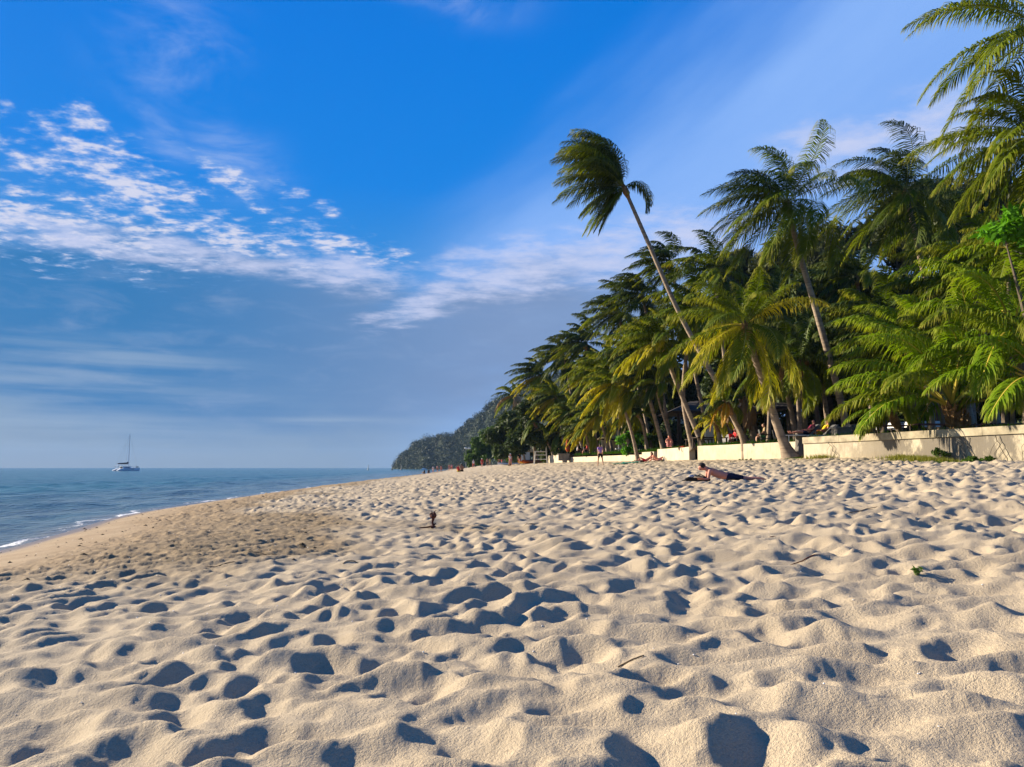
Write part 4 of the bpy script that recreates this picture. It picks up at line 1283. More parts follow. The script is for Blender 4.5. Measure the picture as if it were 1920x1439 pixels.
# slanted grey brace in the gap between the two wall sections
m_ = MB(); m_.tube([(0, 0, 0), (.10, .1, .55), (.22, .2, 1.35)], [.30, .20, .24], 7)
tag(m_.obj('concrete_brace', greyblock, None, tuple(P(1497, 858, 38.2))), 'grey slanted brace in the gap beside the yellowing palm foot', 'brace')
# cut stump
t = thing('tree_stump', tuple(P(1632, 822, 34.2)), 'short thick cut tree stump leaning left on the wall', 'stump')
m_ = MB(); m_.tube([(.08, 0, -.1), (.0, 0, .12), (-.22, 0, .42), (-.32, 0, .55)], [.22, .27, .34, .36], 10); m_.obj('stump_wood', pmat('stump_bark', (.27, .20, .12), .95, .1, 5, .4, .6), t, smooth=True)
m_ = MB(); m_.tube([(-.32, 0, .55), (-.34, 0, .58)], [.30, .29], 10); m_.obj('cut_face', darkw, t)
# white cloths on far tables
for k, (px, py, Y, w, lb) in enumerate(((1662, 797, 50, 1.5, 'small pale cloth-covered table far behind the stump'), (1702, 793, 48, 2.0, 'white cloth-covered table behind the smallest young palm'), (1733, 791, 46, 1.8, 'white cloth-covered table left of the stout young palm'))):
    q_ = P(px, py, Y)
    t = table(lb, q_.x, Y, w, .9, darkw, .1, 'far cloth-covered tables', q_.z - PLAT - .03 if q_.z - PLAT > .5 else .7)
    hh_ = max(.7, q_.z - PLAT)
    m_ = MB(); rg_ = random.Random(k)
    pts_ = []; n_ = 24
    for i in range(n_):
        a_ = 6.283 * i / n_; pts_.append((math.cos(a_), math.sin(a_)))
    for j, (sc, z) in enumerate(((0.02, hh_ + .012), (1.0, hh_ + .01), (1.04, hh_ - .1), (1.08, hh_ - .34))):
        for i, (cx_, cy_) in enumerate(pts_):
            k_ = 1 / max(abs(cx_), abs(cy_)); wv_ = 1 + (.03 * math.sin(i * 2.1) if j > 1 else 0)
            m_.v.append((cx_ * k_ * (w / 2 + .02) * sc * wv_, cy_ * k_ * .47 * sc * wv_, z))
    for j in range(3):
        for i in range(n_):
            m_.f.append((j * n_ + i, j * n_ + (i + 1) % n_, (j + 1) * n_ + (i + 1) % n_, (j + 1) * n_ + i))
    tag(m_.obj('tablecloth', whitep, None, (q_.x, Y, PLAT + .0)), ['pale cloth over the farthest covered table', 'white cloth over the table behind the smallest young palm', 'white cloth over the table left of the stout young palm'][k], 'tablecloth')
# bare shrub at the right
rg_ = random.Random(12)
b = P(1869, 800, 32); b.z = PLAT
t = thing('bare_shrub', tuple(b), 'leafless pale shrub with forked twigs near the right edge', 'shrub')
def twig(p, d, r, L, dep, m_):
    pts_ = [p]
    for _ in range(3):
        d = (d + Vector((rg_.uniform(-.35, .35), rg_.uniform(-.35, .35), rg_.uniform(-.05, .25)))).normalized()
        p = p + d * L / 3; pts_.append(p)
    m_.tube(pts_, [r, r * .85, r * .7, r * .5], 5)
    if dep:
        for _ in range(3): twig(pts_[rg_.choice((2, 3))], (d + Vector((rg_.uniform(-1, 1), rg_.uniform(-1, 1), .2))).normalized(), r * .5, L * .6, dep - 1, m_)
for s_ in ((.1, 0, 1), (-.45, .1, .9)):
    m_ = MB(); twig(Vector((0, 0, 0)), Vector(s_).normalized(), .05, 1.0, 3, m_); m_.obj('stem', pmat('pale_twig', (.30, .25, .17), .9, .1), t)

# ------------------------------------------------------------------ far end of the beach
# lifeguard chair
b = P(1014, 869, 98); b.z = gz(b.x, 98)
t = thing('lifeguard_chair', tuple(b), 'tall white lifeguard chair at the far end of the wall', 'lifeguard chair')
H_ = P(1014, 829, 98).z - b.z
for sx in (-.75, .75):
    for sy in (-.5, .5):
        m_ = MB(); top_ = H_ if sx > 0 else H_ * .55
        m_.tube([(sx * 1.15, sy, -.2), (sx * .95, sy, H_ * .55), (sx * .95 if sx > 0 else sx * .95, sy, top_)], .065, 6); m_.obj('post', whitep, t)
for z in (.2, .4, .55):
    m_ = MB(); m_.tube([(-.8, -.5, H_ * z), (.8, -.5, H_ * z)], .05, 6); m_.tube([(-.8, .5, H_ * z), (.8, .5, H_ * z)], .05, 6); m_.obj('rung', whitep, t)
m_ = MB(); m_.box((-.75, -.5, H_ * .55), (.7, .5, H_ * .55 + .06)); m_.obj('seat', whitep, t)
m_ = MB(); m_.box((.68, -.5, H_ * .58), (.74, .5, H_ * .82)); m_.obj('backrest', whitep, t)
m_ = MB(); m_.box((-1.3, -.6, H_ - .05), (.95, .6, H_ + .03), Matrix.Rotation(.06, 4, 'Y')); m_.obj('sun_roof', whitep, t)
m_ = MB(); m_.tube([(0, -.45, H_ * .55), (0, -.45, H_ * .98)], .045, 6); m_.obj('roof_post', whitep, t)
# boards and kayaks
orange = pmat('orange_plastic', (.75, .13, .01), .4, .4); yellowp = pmat('yellow_plastic', (.80, .45, .02), .4, .4)
greenm = pmat('green_mat', (.02, .19, .13), .7, .2); whiteb = pmat('white_board', (.72, .74, .74), .4, .4); paleblue = pmat('pale_blue_panel', (.48, .58, .66), .5, .3)


def hull(L, wd, h, mat, mat2, label, loc, rot, group, name='kayak', cat='kayak'):
    t = thing(name, loc, label, cat, group, rot)
    n = 14
    for part, z0, z1, mm in (('hull', 0, .6, mat), ('deck', .6, 1, mat2)):
        m_ = MB()
        for i in range(n + 1):
            f = i / n; x = (f - .5) * L; w = wd / 2 * math.sin(math.pi * min(max(f, .02), .98)) ** .6; rise = .35 * h * abs(2 * f - 1) ** 3
            prof = ((-.35, 0), (-1, .6), (1, .6), (.35, 0)) if part == 'hull' else ((-1, .6), (-.55, 1), (.55, 1), (1, .6))
            for a_, z in prof: m_.v.append((x, a_ * w, z * h + rise + (.002 if part == 'deck' else 0)))
        for i in range(n):
            for k in range(4):
                k2 = (k + 1) % 4
                m_.f.append((i * 4 + k, i * 4 + k2, i * 4 + 4 + k2, i * 4 + 4 + k))
        m_.obj(part, mm, t)
    m_ = MB(); m_.tube([(-.35, 0, h * 1.0), (.35, 0, h * 1.0)], wd * .22, 8); m_.obj('cockpit', blackp, t)
    return t


def onsand(px, Y, py=870): 
    x = X_at(px, Y); return (x, Y, gz(x, Y))
KG = 'kayaks lying on the far sand'
hull(3.4, .8, .42, orange, orange, 'orange red kayak nearest the lifeguard chair', onsand(1000, 112), .1, KG)
hull(3.0, .8, .40, yellowp, orange, 'yellow ended orange kayak left of the orange red one', onsand(989, 114), -.1, KG)
hull(3.4, .7, .35, whiteb, whiteb, 'white kayak beside the walker in the white shirt', onsand(953, 120), .05, KG)
# standing pale panel
t = thing('display_board', onsand(985, 122), 'pale blue board standing on two legs behind the dark walker', 'board')
m_ = MB(); m_.box((-.72, -.04, .45), (.72, .04, 1.9)); m_.obj('panel', paleblue, t)
for sx in (-.6, .6):
    m_ = MB(); m_.box((sx - .04, .045, -.1), (sx + .04, .10, 1.7)); m_.obj('leg', whitep, t)
# small hut
b = onsand(1002, 128); t = thing('beach_hut', b, 'small tan shade hut between the board and the lifeguard chair', 'hut')
m_ = MB(); m_.box((-1.6, -1, 2.0), (1.6, 1, 2.9)); m_.obj('shade_cloth', tanw, t)
for sx in (-1.5, 1.5):
    for sy in (-.9, .9):
        m_ = MB(); m_.tube([(sx, sy, -.2), (sx, sy, 2.0)], .07, 6); m_.obj('post', darkw, t)
# white lamp pole
b = onsand(874, 190); t = thing('light_pole', b, 'thin grey light pole with white lamp near the shore end', 'light pole')
m_ = MB(); m_.tube([(0, 0, -.2), (0, 0, 4.9)], [.10, .07], 6); m_.obj('pole', metal, t)
m_ = MB(); m_.tube([(0, 0, 4.9), (.25, 0, 5.15), (.8, 0, 5.2)], .06, 6); m_.ball((.85, 0, 5.1), (.42, .25, .2), 8, 5); m_.ball((-.1, 0, 5.2), (.3, .2, .25), 8, 5); m_.obj('lamp', whitep, t)
# net post with cords on the left of the chair
# parasol closed by the bungalow
b = P(1160, 850, 74); t = thing('closed_parasol', (b.x, 74, PLAT), 'closed pale parasol on a white foot left of the round bush', 'parasol')
m_ = MB(); m_.tube([(0, 0, 0), (0, 0, 2.5)], .035, 6); m_.obj('pole', whitep, t)
m_ = MB(); m_.tube([(0, 0, 1.1), (0, 0, 1.3), (0, 0, 2.3), (0, 0, 2.55)], [.05, .17, .09, .02], 8); m_.obj('folded_canopy', tanw, t)
m_ = MB(); m_.box((-.4, -.4, 0), (.4, .4, .08)); m_.box((-.3, -.3, .5), (.3, .3, .56)); m_.obj('foot', whitep, t)
# green mats on the sand
def mat_on_sand(label, px, py, Y, L, wd, rot, mm, grp=None, cat='mat', name='beach_mat'):
    c = P(px, py, Y); x0, y0 = c.x, Y
    m_ = MB(); nx, ny = 14, 5; co, si = math.cos(rot), math.sin(rot)
    rg2 = random.Random(px)
    for top_ in (0, 1):
        for i in range(nx + 1):
            for j in range(ny + 1):
                u, v = (i / nx - .5) * L, (j / ny - .5) * wd
                x, y = x0 + u * co - v * si, y0 + u * si + v * co
                zz2 = float(beach(np.array([x]), np.array([y]))[0][0])
                zz2 = max(zz2, gz(x, y) + .01) + .02 + (.022 if top_ else 0) + (rg2.uniform(0, .03) if top_ else 0)
                m_.v.append((x - x0, y - y0, zz2 - gz(x0, y0)))
    st2 = (nx + 1) * (ny + 1)
    for i in range(nx):
        for j in range(ny):
            a_ = i * (ny + 1) + j
            m_.f.append((st2 + a_, st2 + a_ + ny + 1, st2 + a_ + ny + 2, st2 + a_ + 1))
    return tag(m_.obj(name, mm, None, (x0, y0, gz(x0, y0)), True), label, cat, grp)
mat_on_sand('wide green mat on the sand before the thin palm', 1180, 870, 56, 2.4, 1.3, .1, greenm, 'green mats on the sand')
mat_on_sand('narrow green strip lying nearer than the wide mat', 1222, 877, 50, 2.0, .35, .05, greenm, 'green mats on the sand')
mat_on_sand('white towel under the reclining sunbathers', 1212, 866, 57.5, 2.6, .9, .05, whitep, None, 'towel', 'towel')

# ------------------------------------------------------------------ catamaran
navy = pmat('navy_sail_cover', (.012, .016, .04), .8, .2)
glassd = pmat('dark_window', (.02, .025, .03), .15, .6)
hullw = pmat('white_hull', (.72, .74, .78), .35, .4)
b = P(236, 881, 424); b.z = 0
t = thing('catamaran', tuple(b), 'white catamaran with bare mast anchored offshore at left', 'sailboat', None, R(52))
# local x forward
for sy in (-2.6, 2.6):
    m_ = MB(); n = 12
    for i in range(n + 1):
        f = i / n; x = -6 + 12.5 * f
        w = .85 * (1 - max(0, (f - .45) / .55) ** 2) + .05; zt = 1.25 + .55 * f; zb = -.4 + (.3 * f ** 3)
        if i == 0: zt = .45
        if i == 1: zt = .9
        for a_, z in ((-.6, zb), (-1, .5), (-.95, zt), (.95, zt), (1, .5), (.6, zb)): m_.v.append((x, sy + a_ * w, z))
    for i in range(n):
        for k in range(6):
            k2 = (k + 1) % 6; m_.f.append((i * 6 + k, i * 6 + k2, i * 6 + 6 + k2, i * 6 + 6 + k))
    m_.f.append(tuple(range(6))); m_.f.append(tuple(n * 6 + k for k in reversed(range(6))))
    h_ = m_.obj('hull', hullw, t)
    m_ = MB(); m_.box((-2.5, sy - .92 if sy < 0 else sy + .78, 1.0), (3.0, sy - .80 if sy < 0 else sy + .90, 1.25)); m_.obj('hull_window', glassd, h_)
m_ = MB(); m_.box((-4.2, -1.8, .75), (2.6, 1.8, 1.35)); m_.obj('bridge_deck', hullw, t)
m_ = MB(); m_.prism([(-2.6, -2.0), (1.6, -2.0), (2.4, -1.1), (2.4, 1.1), (1.6, 2.0), (-2.6, 2.0)], 1.352, 2.5); cb = m_.obj('cabin', hullw, t)
m_ = MB(); m_.box((-2.0, -2.05, 1.85), (1.3, -2.003, 2.25)); m_.box((-2.0, 2.003, 1.85), (1.3, 2.05, 2.25)); m_.box((-2.66, -1.5, 1.4), (-2.603, 1.5, 2.3)); m_.obj('window', glassd, cb)
m_ = MB(); m_.box((-5.2, -2.1, 3.1), (-1.8, 2.1, 3.2)); m_.obj('cockpit_roof', hullw, t)
for sy in (-1.9, 1.9):
    m_ = MB(); m_.tube([(-5.0, sy, 1.3), (-5.0, sy, 3.1)], .06, 6); m_.obj('roof_support', metal, t)
m_ = MB(); m_.tube([(1.2, 0, 2.5), (1.2, 0, 20.8)], [.15, .09], 8); ms = m_.obj('mast', pmat('mast_alloy', (.50, .54, .60), .5, .5), t)
for z in (9, 15):
    m_ = MB(); m_.tube([(1.2, -1.1, z), (1.2, 1.1, z)], .06, 5); m_.obj('spreader', metal, ms)
m_ = MB(); m_.tube([(1.0, 0, 4.6), (.3, 0, 4.3), (-4.6, 0, 4.1)], [.65, .42, .28], 8); m_.obj('sail_cover', navy, t)
m_ = MB(); m_.tube([(1.1, 0, 3.7), (-4.8, 0, 3.8)], .12, 6); m_.obj('boom', metal, t)
for e_ in ((6.3, 0, 1.5), (-5.4, 2.6, 1.2), (-5.4, -2.6, 1.2), (.6, 2.7, 1.6), (.6, -2.7, 1.6)):
    m_ = MB(); m_.tube([(1.2, 0, 20.4), e_], .03, 4); m_.obj('stay', metal, t)
m_ = MB(); m_.tube([(6.1, -2.7, 1.6), (6.1, 2.7, 1.6)], .10, 6); m_.obj('cross_beam', metal, t)
for sx in (-3, 0, 3, 5.5):
    for sy in (-3.2, 3.2):
        m_ = MB(); m_.tube([(sx, sy * .98, 1.5), (sx, sy * .98, 2.5)], .035, 4); m_.obj('stanchion', metal, t)
for sy in (-3.14, 3.14):
    m_ = MB(); m_.tube([(-3, sy, 2.45), (5.5, sy, 2.45)], .03, 4); m_.obj('lifeline', metal, t)
m_ = MB(); m_.tube([(4.2, -2.9, 2.1), (5.8, -2.6, 2.2)], [.28, .22], 7); m_.obj('rolled_cover', navy, t)
# small white boat in front of the headland
b = P(794, 877, 560); b.z = 0
t = thing('motor_boat', tuple(b), 'tiny white boat on the water below the headland', 'boat')
m_ = MB(); n = 8
for i in range(n + 1):
    f = i / n; x = -2.2 + 4.4 * f; w = .8 * math.sin(math.pi * (.15 + .83 * f)) + .05; zt = .7 + .5 * f * f
    for a_, z in ((-.5, -.2), (-1, zt), (1, zt), (.5, -.2)): m_.v.append((x, a_ * w, z))
for i in range(n):
    for k in range(4): m_.f.append((i * 4 + k, i * 4 + (k + 1) % 4, i * 4 + 4 + (k + 1) % 4, i * 4 + 4 + k))
m_.f.append((0, 1, 2, 3)); m_.obj('hull', hullw, t)
m_ = MB(); m_.prism([(-1.0, -.5), (.5, -.5), (.9, 0), (.5, .5), (-1.0, .5)], .7, 1.5); m_.obj('cabin', hullw, t)
# marker buoys
for k, (px, Y, h, col, lb) in enumerate(((690, 560, 3.6, (.45, .48, .45), 'pale leaning marker buoy left of the headland tip'), (735, 540, 3.8, (.03, .04, .05), 'dark marker buoy at the headland tip'), (752, 570, 3.0, (.35, .28, .22), 'tan marker buoy just right of the dark one'))):
    b = P(px, 877, Y); b.z = 0
    t = thing('marker_buoy', tuple(b), lb, 'buoy', 'marker buoys off the headland')
    mm = pmat('buoy_paint_' + ('pale', 'dark', 'tan')[k], col, .6)
    m_ = MB(); m_.tube([(0, 0, -.3), (0, 0, .2), (0, 0, .6)], [.7, .8, .4], 10); m_.obj('float', mm, t)
    m_ = MB(); m_.tube([(0, 0, .5), (.15, 0, h)], [.38, .14], 7); m_.obj('mast', mm, t)
    m_ = MB(); m_.ball((.15, 0, h), .32, 8, 6); m_.obj('top_mark', mm, t)
# ------------------------------------------------------------------ people
skinc = pmat('skin_tan', (.46, .25, .16), .6, .3)
skinr = pmat('skin_reddened', (.52, .21, .14), .6, .3)
skind = pmat('skin_brown', (.30, .16, .09), .6, .3)
hairm = pmat('dark_hair', (.022, .014, .010), .7, .3)
hairb = pmat('brown_hair', (.10, .055, .03), .7, .3)
eyem = pmat('eye_dark', (.02, .015, .012), .3, .5)
CL = {k: pmat('cloth_' + k, c, .9, .1, 14, .12) for k, c in dict(
    purple=(.36, .20, .50), black=(.012, .012, .015), navy=(.018, .020, .042), white=(.72, .70, .70), red=(.55, .03, .035), yellow=(.62, .42, .02), green=(.10, .30, .08),
    maroon=(.22, .03, .06), khaki=(.36, .28, .14), lime=(.40, .42, .06), blue=(.05, .10, .28), pink=(.60, .25, .28)).items()}


def skinned(name, J, E, mat, parent=None, root=None, sub=1, flat=None):
    """grow one continuous surface round a skeleton"""
    names_ = list(J)
    me = bpy.data.meshes.new(name)
    me.from_pydata([J[k][0] for k in names_], [(names_.index(a), names_.index(b)) for a, b in E], [])
    o = bpy.data.objects.new(name, me); COL.objects.link(o)
    o.modifiers.new('s', 'SKIN').use_smooth_shade = True
    sv = me.skin_vertices[0].data
    for i, k in enumerate(names_):
        r = J[k][1]
        sv[i].radius = (r, r) if not isinstance(r, tuple) else r
        sv[i].use_root = (k == (root or names_[0]))
    o.modifiers.new('u', 'SUBSURF').levels = sub
    dg = bpy.context.evaluated_depsgraph_get()
    me2 = bpy.data.meshes.new_from_object(o.evaluated_get(dg))
    me2.name = name
    bpy.data.objects.remove(o); bpy.data.meshes.remove(me)
    me2.materials.clear()
    return link(name, me2, mat, parent)


R0 = dict(pelvis=.125, spine=.115, chest=.135, neck=.052, head=.094, crown=.076, sh=.062, el=.042, ha=.030, pa=.028, hip=.088, kn=.056, an=.038, to=.028)


def pose(kind, rg):
    s = {}
    if kind in ('stand', 'walk'):
        st = .32 if kind == 'walk' else .06
        s.update(pelvis=(0, 0, .93), spine=(0, 0, 1.10), chest=(.01, 0, 1.30), neck=(.01, 0, 1.47), head=(.035, 0, 1.58), crown=(.03, 0, 1.66))
        for sd, y in (('L', 1), ('R', -1)):
            ph = st * (1 if sd == 'L' else -1)
            s['sh' + sd] = (0, .17 * y, 1.39); s['el' + sd] = (-ph * .35, .24 * y, 1.12); s['ha' + sd] = (.06 - ph * .6, .24 * y, .88)
            s['hip' + sd] = (0, .09 * y, .88); s['kn' + sd] = (ph * .6 + .04, .10 * y, .48); s['an' + sd] = (ph, .10 * y, .08 if ph > 0 or kind == 'stand' else .12); s['to' + sd] = (ph + .15, .11 * y, .03)
    elif kind == 'sit':        # on the ground, knees up
        s.update(pelvis=(0, 0, .13), spine=(-.04, 0, .30), chest=(-.02, 0, .50), neck=(.02, 0, .66), head=(.06, 0, .77), crown=(.05, 0, .85))
        for sd, y in (('L', 1), ('R', -1)):
            s['sh' + sd] = (0, .17 * y, .59); s['el' + sd] = (.10, .24 * y, .36); s['ha' + sd] = (.32, .15 * y, .36)
            s['hip' + sd] = (.06, .10 * y, .13); s['kn' + sd] = (.40, .13 * y, .46); s['an' + sd] = (.62, .12 * y, .07); s['to' + sd] = (.76, .12 * y, .03)
    elif kind == 'chair':
        s.update(pelvis=(0, 0, .54), spine=(-.04, 0, .72), chest=(-.04, 0, .93), neck=(0, 0, 1.09), head=(.04, 0, 1.20), crown=(.03, 0, 1.28))
        for sd, y in (('L', 1), ('R', -1)):
            s['sh' + sd] = (-.02, .17 * y, 1.02); s['el' + sd] = (.04, .25 * y, .78); s['ha' + sd] = (.26, .20 * y, .70)
            s['hip' + sd] = (.06, .10 * y, .54); s['kn' + sd] = (.46, .12 * y, .52); s['an' + sd] = (.48, .12 * y, .09); s['to' + sd] = (.62, .12 * y, .03)
    elif kind == 'recline':
        s.update(pelvis=(0, 0, .12), spine=(-.15, 0, .20), chest=(-.30, 0, .34), neck=(-.40, 0, .47), head=(-.44, 0, .58), crown=(-.46, 0, .66))
        for sd, y in (('L', 1), ('R', -1)):
            s['sh' + sd] = (-.36, .17 * y, .39); s['el' + sd] = (-.42, .27 * y, .16); s['ha' + sd] = (-.20, .27 * y, .05)
            k = .12 if sd == 'L' else .34
            s['hip' + sd] = (.07, .10 * y, .12); s['kn' + sd] = (.46 if sd == 'L' else .40, .12 * y, k); s['an' + sd] = (.86 if sd == 'L' else .62, .12 * y, .07); s['to' + sd] = (.92 if sd == 'L' else .76, .12 * y, .17 if sd == 'L' else .04)
    elif kind == 'lounge':     # legs stretched, back propped
        s.update(pelvis=(0, 0, .12), spine=(-.13, 0, .24), chest=(-.27, 0, .42), neck=(-.37, 0, .56), head=(-.38, 0, .67), crown=(-.39, 0, .75))
        for sd, y in (('L', 1), ('R', -1)):
            s['sh' + sd] = (-.32, .17 * y, .48); s['el' + sd] = (-.20, .25 * y, .28); s['ha' + sd] = (.06, .18 * y, .26)
            s['hip' + sd] = (.07, .10 * y, .12); s['kn' + sd] = (.47, .11 * y, .16); s['an' + sd] = (.88, .10 * y, .08); s['to' + sd] = (.95, .12 * y, .20)
    elif kind == 'prone':      # lying on the front, up on the elbows, head towards +x
        s.update(pelvis=(-.42, 0, .135), spine=(-.25, 0, .15), chest=(-.02, 0, .24), neck=(.15, 0, .36), head=(.27, 0, .385), crown=(.315, 0, .44))
        for sd, y in (('L', 1), ('R', -1)):
            s['sh' + sd] = (.07, .17 * y, .30); s['el' + sd] = (.13, .20 * y, .05); s['ha' + sd] = (.36, .10 * y, .07)
            s['hip' + sd] = (-.50, .10 * y, .13); s['kn' + sd] = (-.93, .13 * y, .07); s['an' + sd] = (-1.32, .15 * y + (.05 if y > 0 else 0), .075); s['to' + sd] = (-1.46, .16 * y, .03)
    return s


def person(label, loc, rot, kind, skin=None, hair=None, shirt=None, shorts='black', scale=1.0, hat=None, group=None, thick=1.0, sleeve=True, cap=None, long_hair=False):
    skin = skin or skinc; hair = hair or hairm
    root = thing('person', loc, label, 'person', group, rot)
    root.scale = (scale,) * 3
    s = pose(kind, None)
    J = {}
    E = [('pelvis', 'spine'), ('spine', 'chest'), ('chest', 'neck'), ('neck', 'head'), ('head', 'crown')]
    for k, p in s.items():
        kk = k.rstrip('LR') if k not in ('head',) else k
        J[k] = (Vector(p), R0[kk] * (thick if kk not in ('head', 'crown', 'neck', 'ha', 'pa', 'to') else 1))
    hd, cr, nk = Vector(s['head']), Vector(s['crown']), Vector(s['neck'])
    upv = (cr - hd).normalized() if kind != 'prone' else Vector((.35, 0, .9)).normalized()
    fwd = Vector((1, 0, 0)) if kind != 'prone' else Vector((.80, 0, -.6))
    fwd = (fwd - upv * fwd.dot(upv)).normalized()
    lft = Vector((0, 1, 0))
    if kind == 'prone': J['crown'] = (hd + upv * .075, .070)
    J['nose'] = (hd + fwd * .105 - upv * .005, .013); E.append(('head', 'nose'))
    J['chin'] = (hd + fwd * .055 - upv * .085, .034); E.append(('head', 'chin'))
    for sd, y in (('L', 1), ('R', -1)):
        E += [('chest', 'sh' + sd), ('sh' + sd, 'el' + sd), ('el' + sd, 'ha' + sd), ('pelvis', 'hip' + sd), ('hip' + sd, 'kn' + sd), ('kn' + sd, 'an' + sd), ('an' + sd, 'to' + sd)]
        J['ear' + sd] = (hd + lft * y * .088, .016); E.append(('head', 'ear' + sd))
        ha, elb = Vector(s['ha' + sd]), Vector(s['el' + sd])
        d = (ha - elb).normalized(); sidev = d.cross(lft); sidev = sidev.normalized() if sidev.length > .1 else Vector((0, 0, 1))
        pal = ha + d * .075
        J['pa' + sd] = (pal, (.030, .018)); E.append(('ha' + sd, 'pa' + sd))
        for f in range(4):
            o_ = sidev * (f - 1.5) * .019
            ln = (.062, .074, .070, .055)[f]
            k1, k2 = 'f%d%sa' % (f, sd), 'f%d%sb' % (f, sd)
            J[k1] = (pal + d * (.022 + ln * .45) + o_, .0088); J[k2] = (pal + d * (.015 + ln) + o_ * 1.1 - lft * y * .018, .0078)
            E += [('pa' + sd, k1), (k1, k2)]
        J['th' + sd] = (ha + d * .045 + sidev * -.045 - lft * y * .01, .0098); J['tt' + sd] = (ha + d * .085 + sidev * -.06 - lft * y * .02, .0085)
        E += [('ha' + sd, 'th' + sd), ('th' + sd, 'tt' + sd)]
    skinned('body', J, E, skin, root, 'pelvis')
    # hair cap
    bk = -fwd
    m_ = MB(); c = hd + upv * .030 + bk * .022
    rgx = random.Random(int(loc[0] * 100))
    m_.ball((0, 0, 0), (.103, .100, .098), 12, 8, .03, rgx)
    M_ = Matrix((fwd, lft, upv)).transposed().to_4x4(); M_.translation = c
    keep = MB(); keep.v = [tuple(M_ @ Vector(v)) for v in m_.v]
    keep.f = [f for f in m_.f if not all((m_.v[i][0] > .035 and m_.v[i][2] < .052) or m_.v[i][2] < -.075 for i in f)]
    ho = keep.obj('hair', hair, root, smooth=True)
    if long_hair:
        hj = {'a': (hd + bk * .06 + upv * .02, .075), 'b': (hd + bk * .085 - upv * .12, .065), 'c': (hd + bk * .10 - upv * .26, .035)}
        skinned('long_hair', hj, [('a', 'b'), ('b', 'c')], hair, root)
    m_ = MB()
    for y in (-1, 1): m_.ball(hd + fwd * .082 + lft * y * .033 + upv * .022, .012, 6, 4)
    m_.obj('eyes', eyem, root)
    m_ = MB(); q0 = hd + fwd * .092 - upv * .045
    m_.tube([q0 - lft * .024 - fwd * .004, q0 + fwd * .003, q0 + lft * .024 - fwd * .004], [.004, .007, .004], 5); m_.obj('mouth', CL['maroon'], root)
    if hat:
        m_ = MB(); c = hd + upv * .055
        m_.tube([c - upv * .0, c + upv * .012], [.18, .17], 12); m_.tube([c, c + upv * .07, c + upv * .11], [.112, .10, .05], 12); m_.obj('sun_hat', CL[hat], root)
    if shirt:
        k_ = 1.13
        j = {n: (J[n][0], (J[n][1] if not isinstance(J[n][1], tuple) else J[n][1][0]) * k_) for n in ('pelvis', 'spine', 'chest', 'shL', 'shR')}
        e = [('pelvis', 'spine'), ('spine', 'chest'), ('chest', 'shL'), ('chest', 'shR')]
        j['col'] = (J['chest'][0].lerp(J['neck'][0], .62), .066); e.append(('chest', 'col'))
        if sleeve:
            for sd in 'LR':
                j['sl' + sd] = (J['sh' + sd][0].lerp(J['el' + sd][0], .55), .062); e.append(('sh' + sd, 'sl' + sd))
        skinned('shirt', j, e, CL[shirt], root, 'pelvis')
    if shorts:
        j = {'waist': (J['pelvis'][0].lerp(J['spine'][0], .35 if kind != 'prone' else .55), R0['pelvis'] * 1.10 * thick), 'pelvis': (J['pelvis'][0], R0['pelvis'] * 1.16 * thick)}
        e = [('waist', 'pelvis')]
        for sd in 'LR':
            j['h' + sd] = (J['hip' + sd][0], R0['hip'] * 1.16 * thick); j['t' + sd] = (J['hip' + sd][0].lerp(J['kn' + sd][0], .62 if kind != 'prone' else .88), R0['hip'] * (1.02 if kind != 'prone' else .9))
            e += [('pelvis', 'h' + sd), ('h' + sd, 't' + sd)]
        skinned('shorts', j, e, CL[shorts], root, 'waist')
    return root


def sandpos(px, Y, dz=0.0):
    x = X_at(px, Y)
    z = float(beach(np.array([x]), np.array([float(Y)]))[0][0])
    return (x, Y, z + dz)


# the man lying with his bag
PX, PY = X_at(1333, 21.2), 21.2
_bx = np.linspace(PX - .7, PX + 1.45, 40)
pz = float(np.percentile(beach(_bx, np.full(40, PY - .05))[0], 80)) + .02
person('shirtless man in dark shorts lying on his front on the sand, propped on his elbows', (PX - .02, PY, pz - .01), math.pi - .10, 'prone', skinr, hairm, None, 'navy', 1.0, thick=1.02)
bgp = X_at(1305, 21.2)
t = thing('bag', (bgp, PY + .02, pz - .02), 'black bag with papers lying in front of the shirtless man', 'bag')
m_ = MB(); m_.tube([(-.34, 0, .045), (-.2, .01, .075), (.05, 0, .085), (.28, -.02, .06), (.36, 0, .035)], [.035, .075, .085, .065, .03], 9); m_.obj('bag_body', CL['black'], t, smooth=True)
m_ = MB(); m_.tube([(-.05, -.05, .13), (.08, -.08, .20), (.22, -.05, .12)], .012, 5); m_.tube([(-.34, 0, .03), (-.42, .02, .01)], .014, 5); m_.obj('strap', CL['black'], t)
m_ = MB(); m_.ball((-.17, -.02, .14), (.075, .05, .04), 9, 6, .12, random.Random(3)); m_.obj('silver_pouch', pmat('silver_cloth', (.22, .25, .34), .5, .4), t, smooth=True)
t = thing('magazine', (PX - .42, PY - .01, pz + .085), 'pale open magazine between the man and his black bag', 'magazine')
for sy in (-1, 1):
    m_ = MB(); m_.face([(-.13, 0, 0), (.13, 0, 0), (.13, sy * .17, .035), (-.13, sy * .17, .035)]); m_.face([(-.13, 0, -.012), (.13, 0, -.012), (.13, sy * .17, .023), (-.13, sy * .17, .023)]); m_.obj('page', CL['white'], t)
# sand heap edge the man lies on
person('woman in purple top and black shorts walking away along the beach', sandpos(1125, 56, -.01), R(102), 'walk', skinc, hairm, 'purple', 'black', .99)
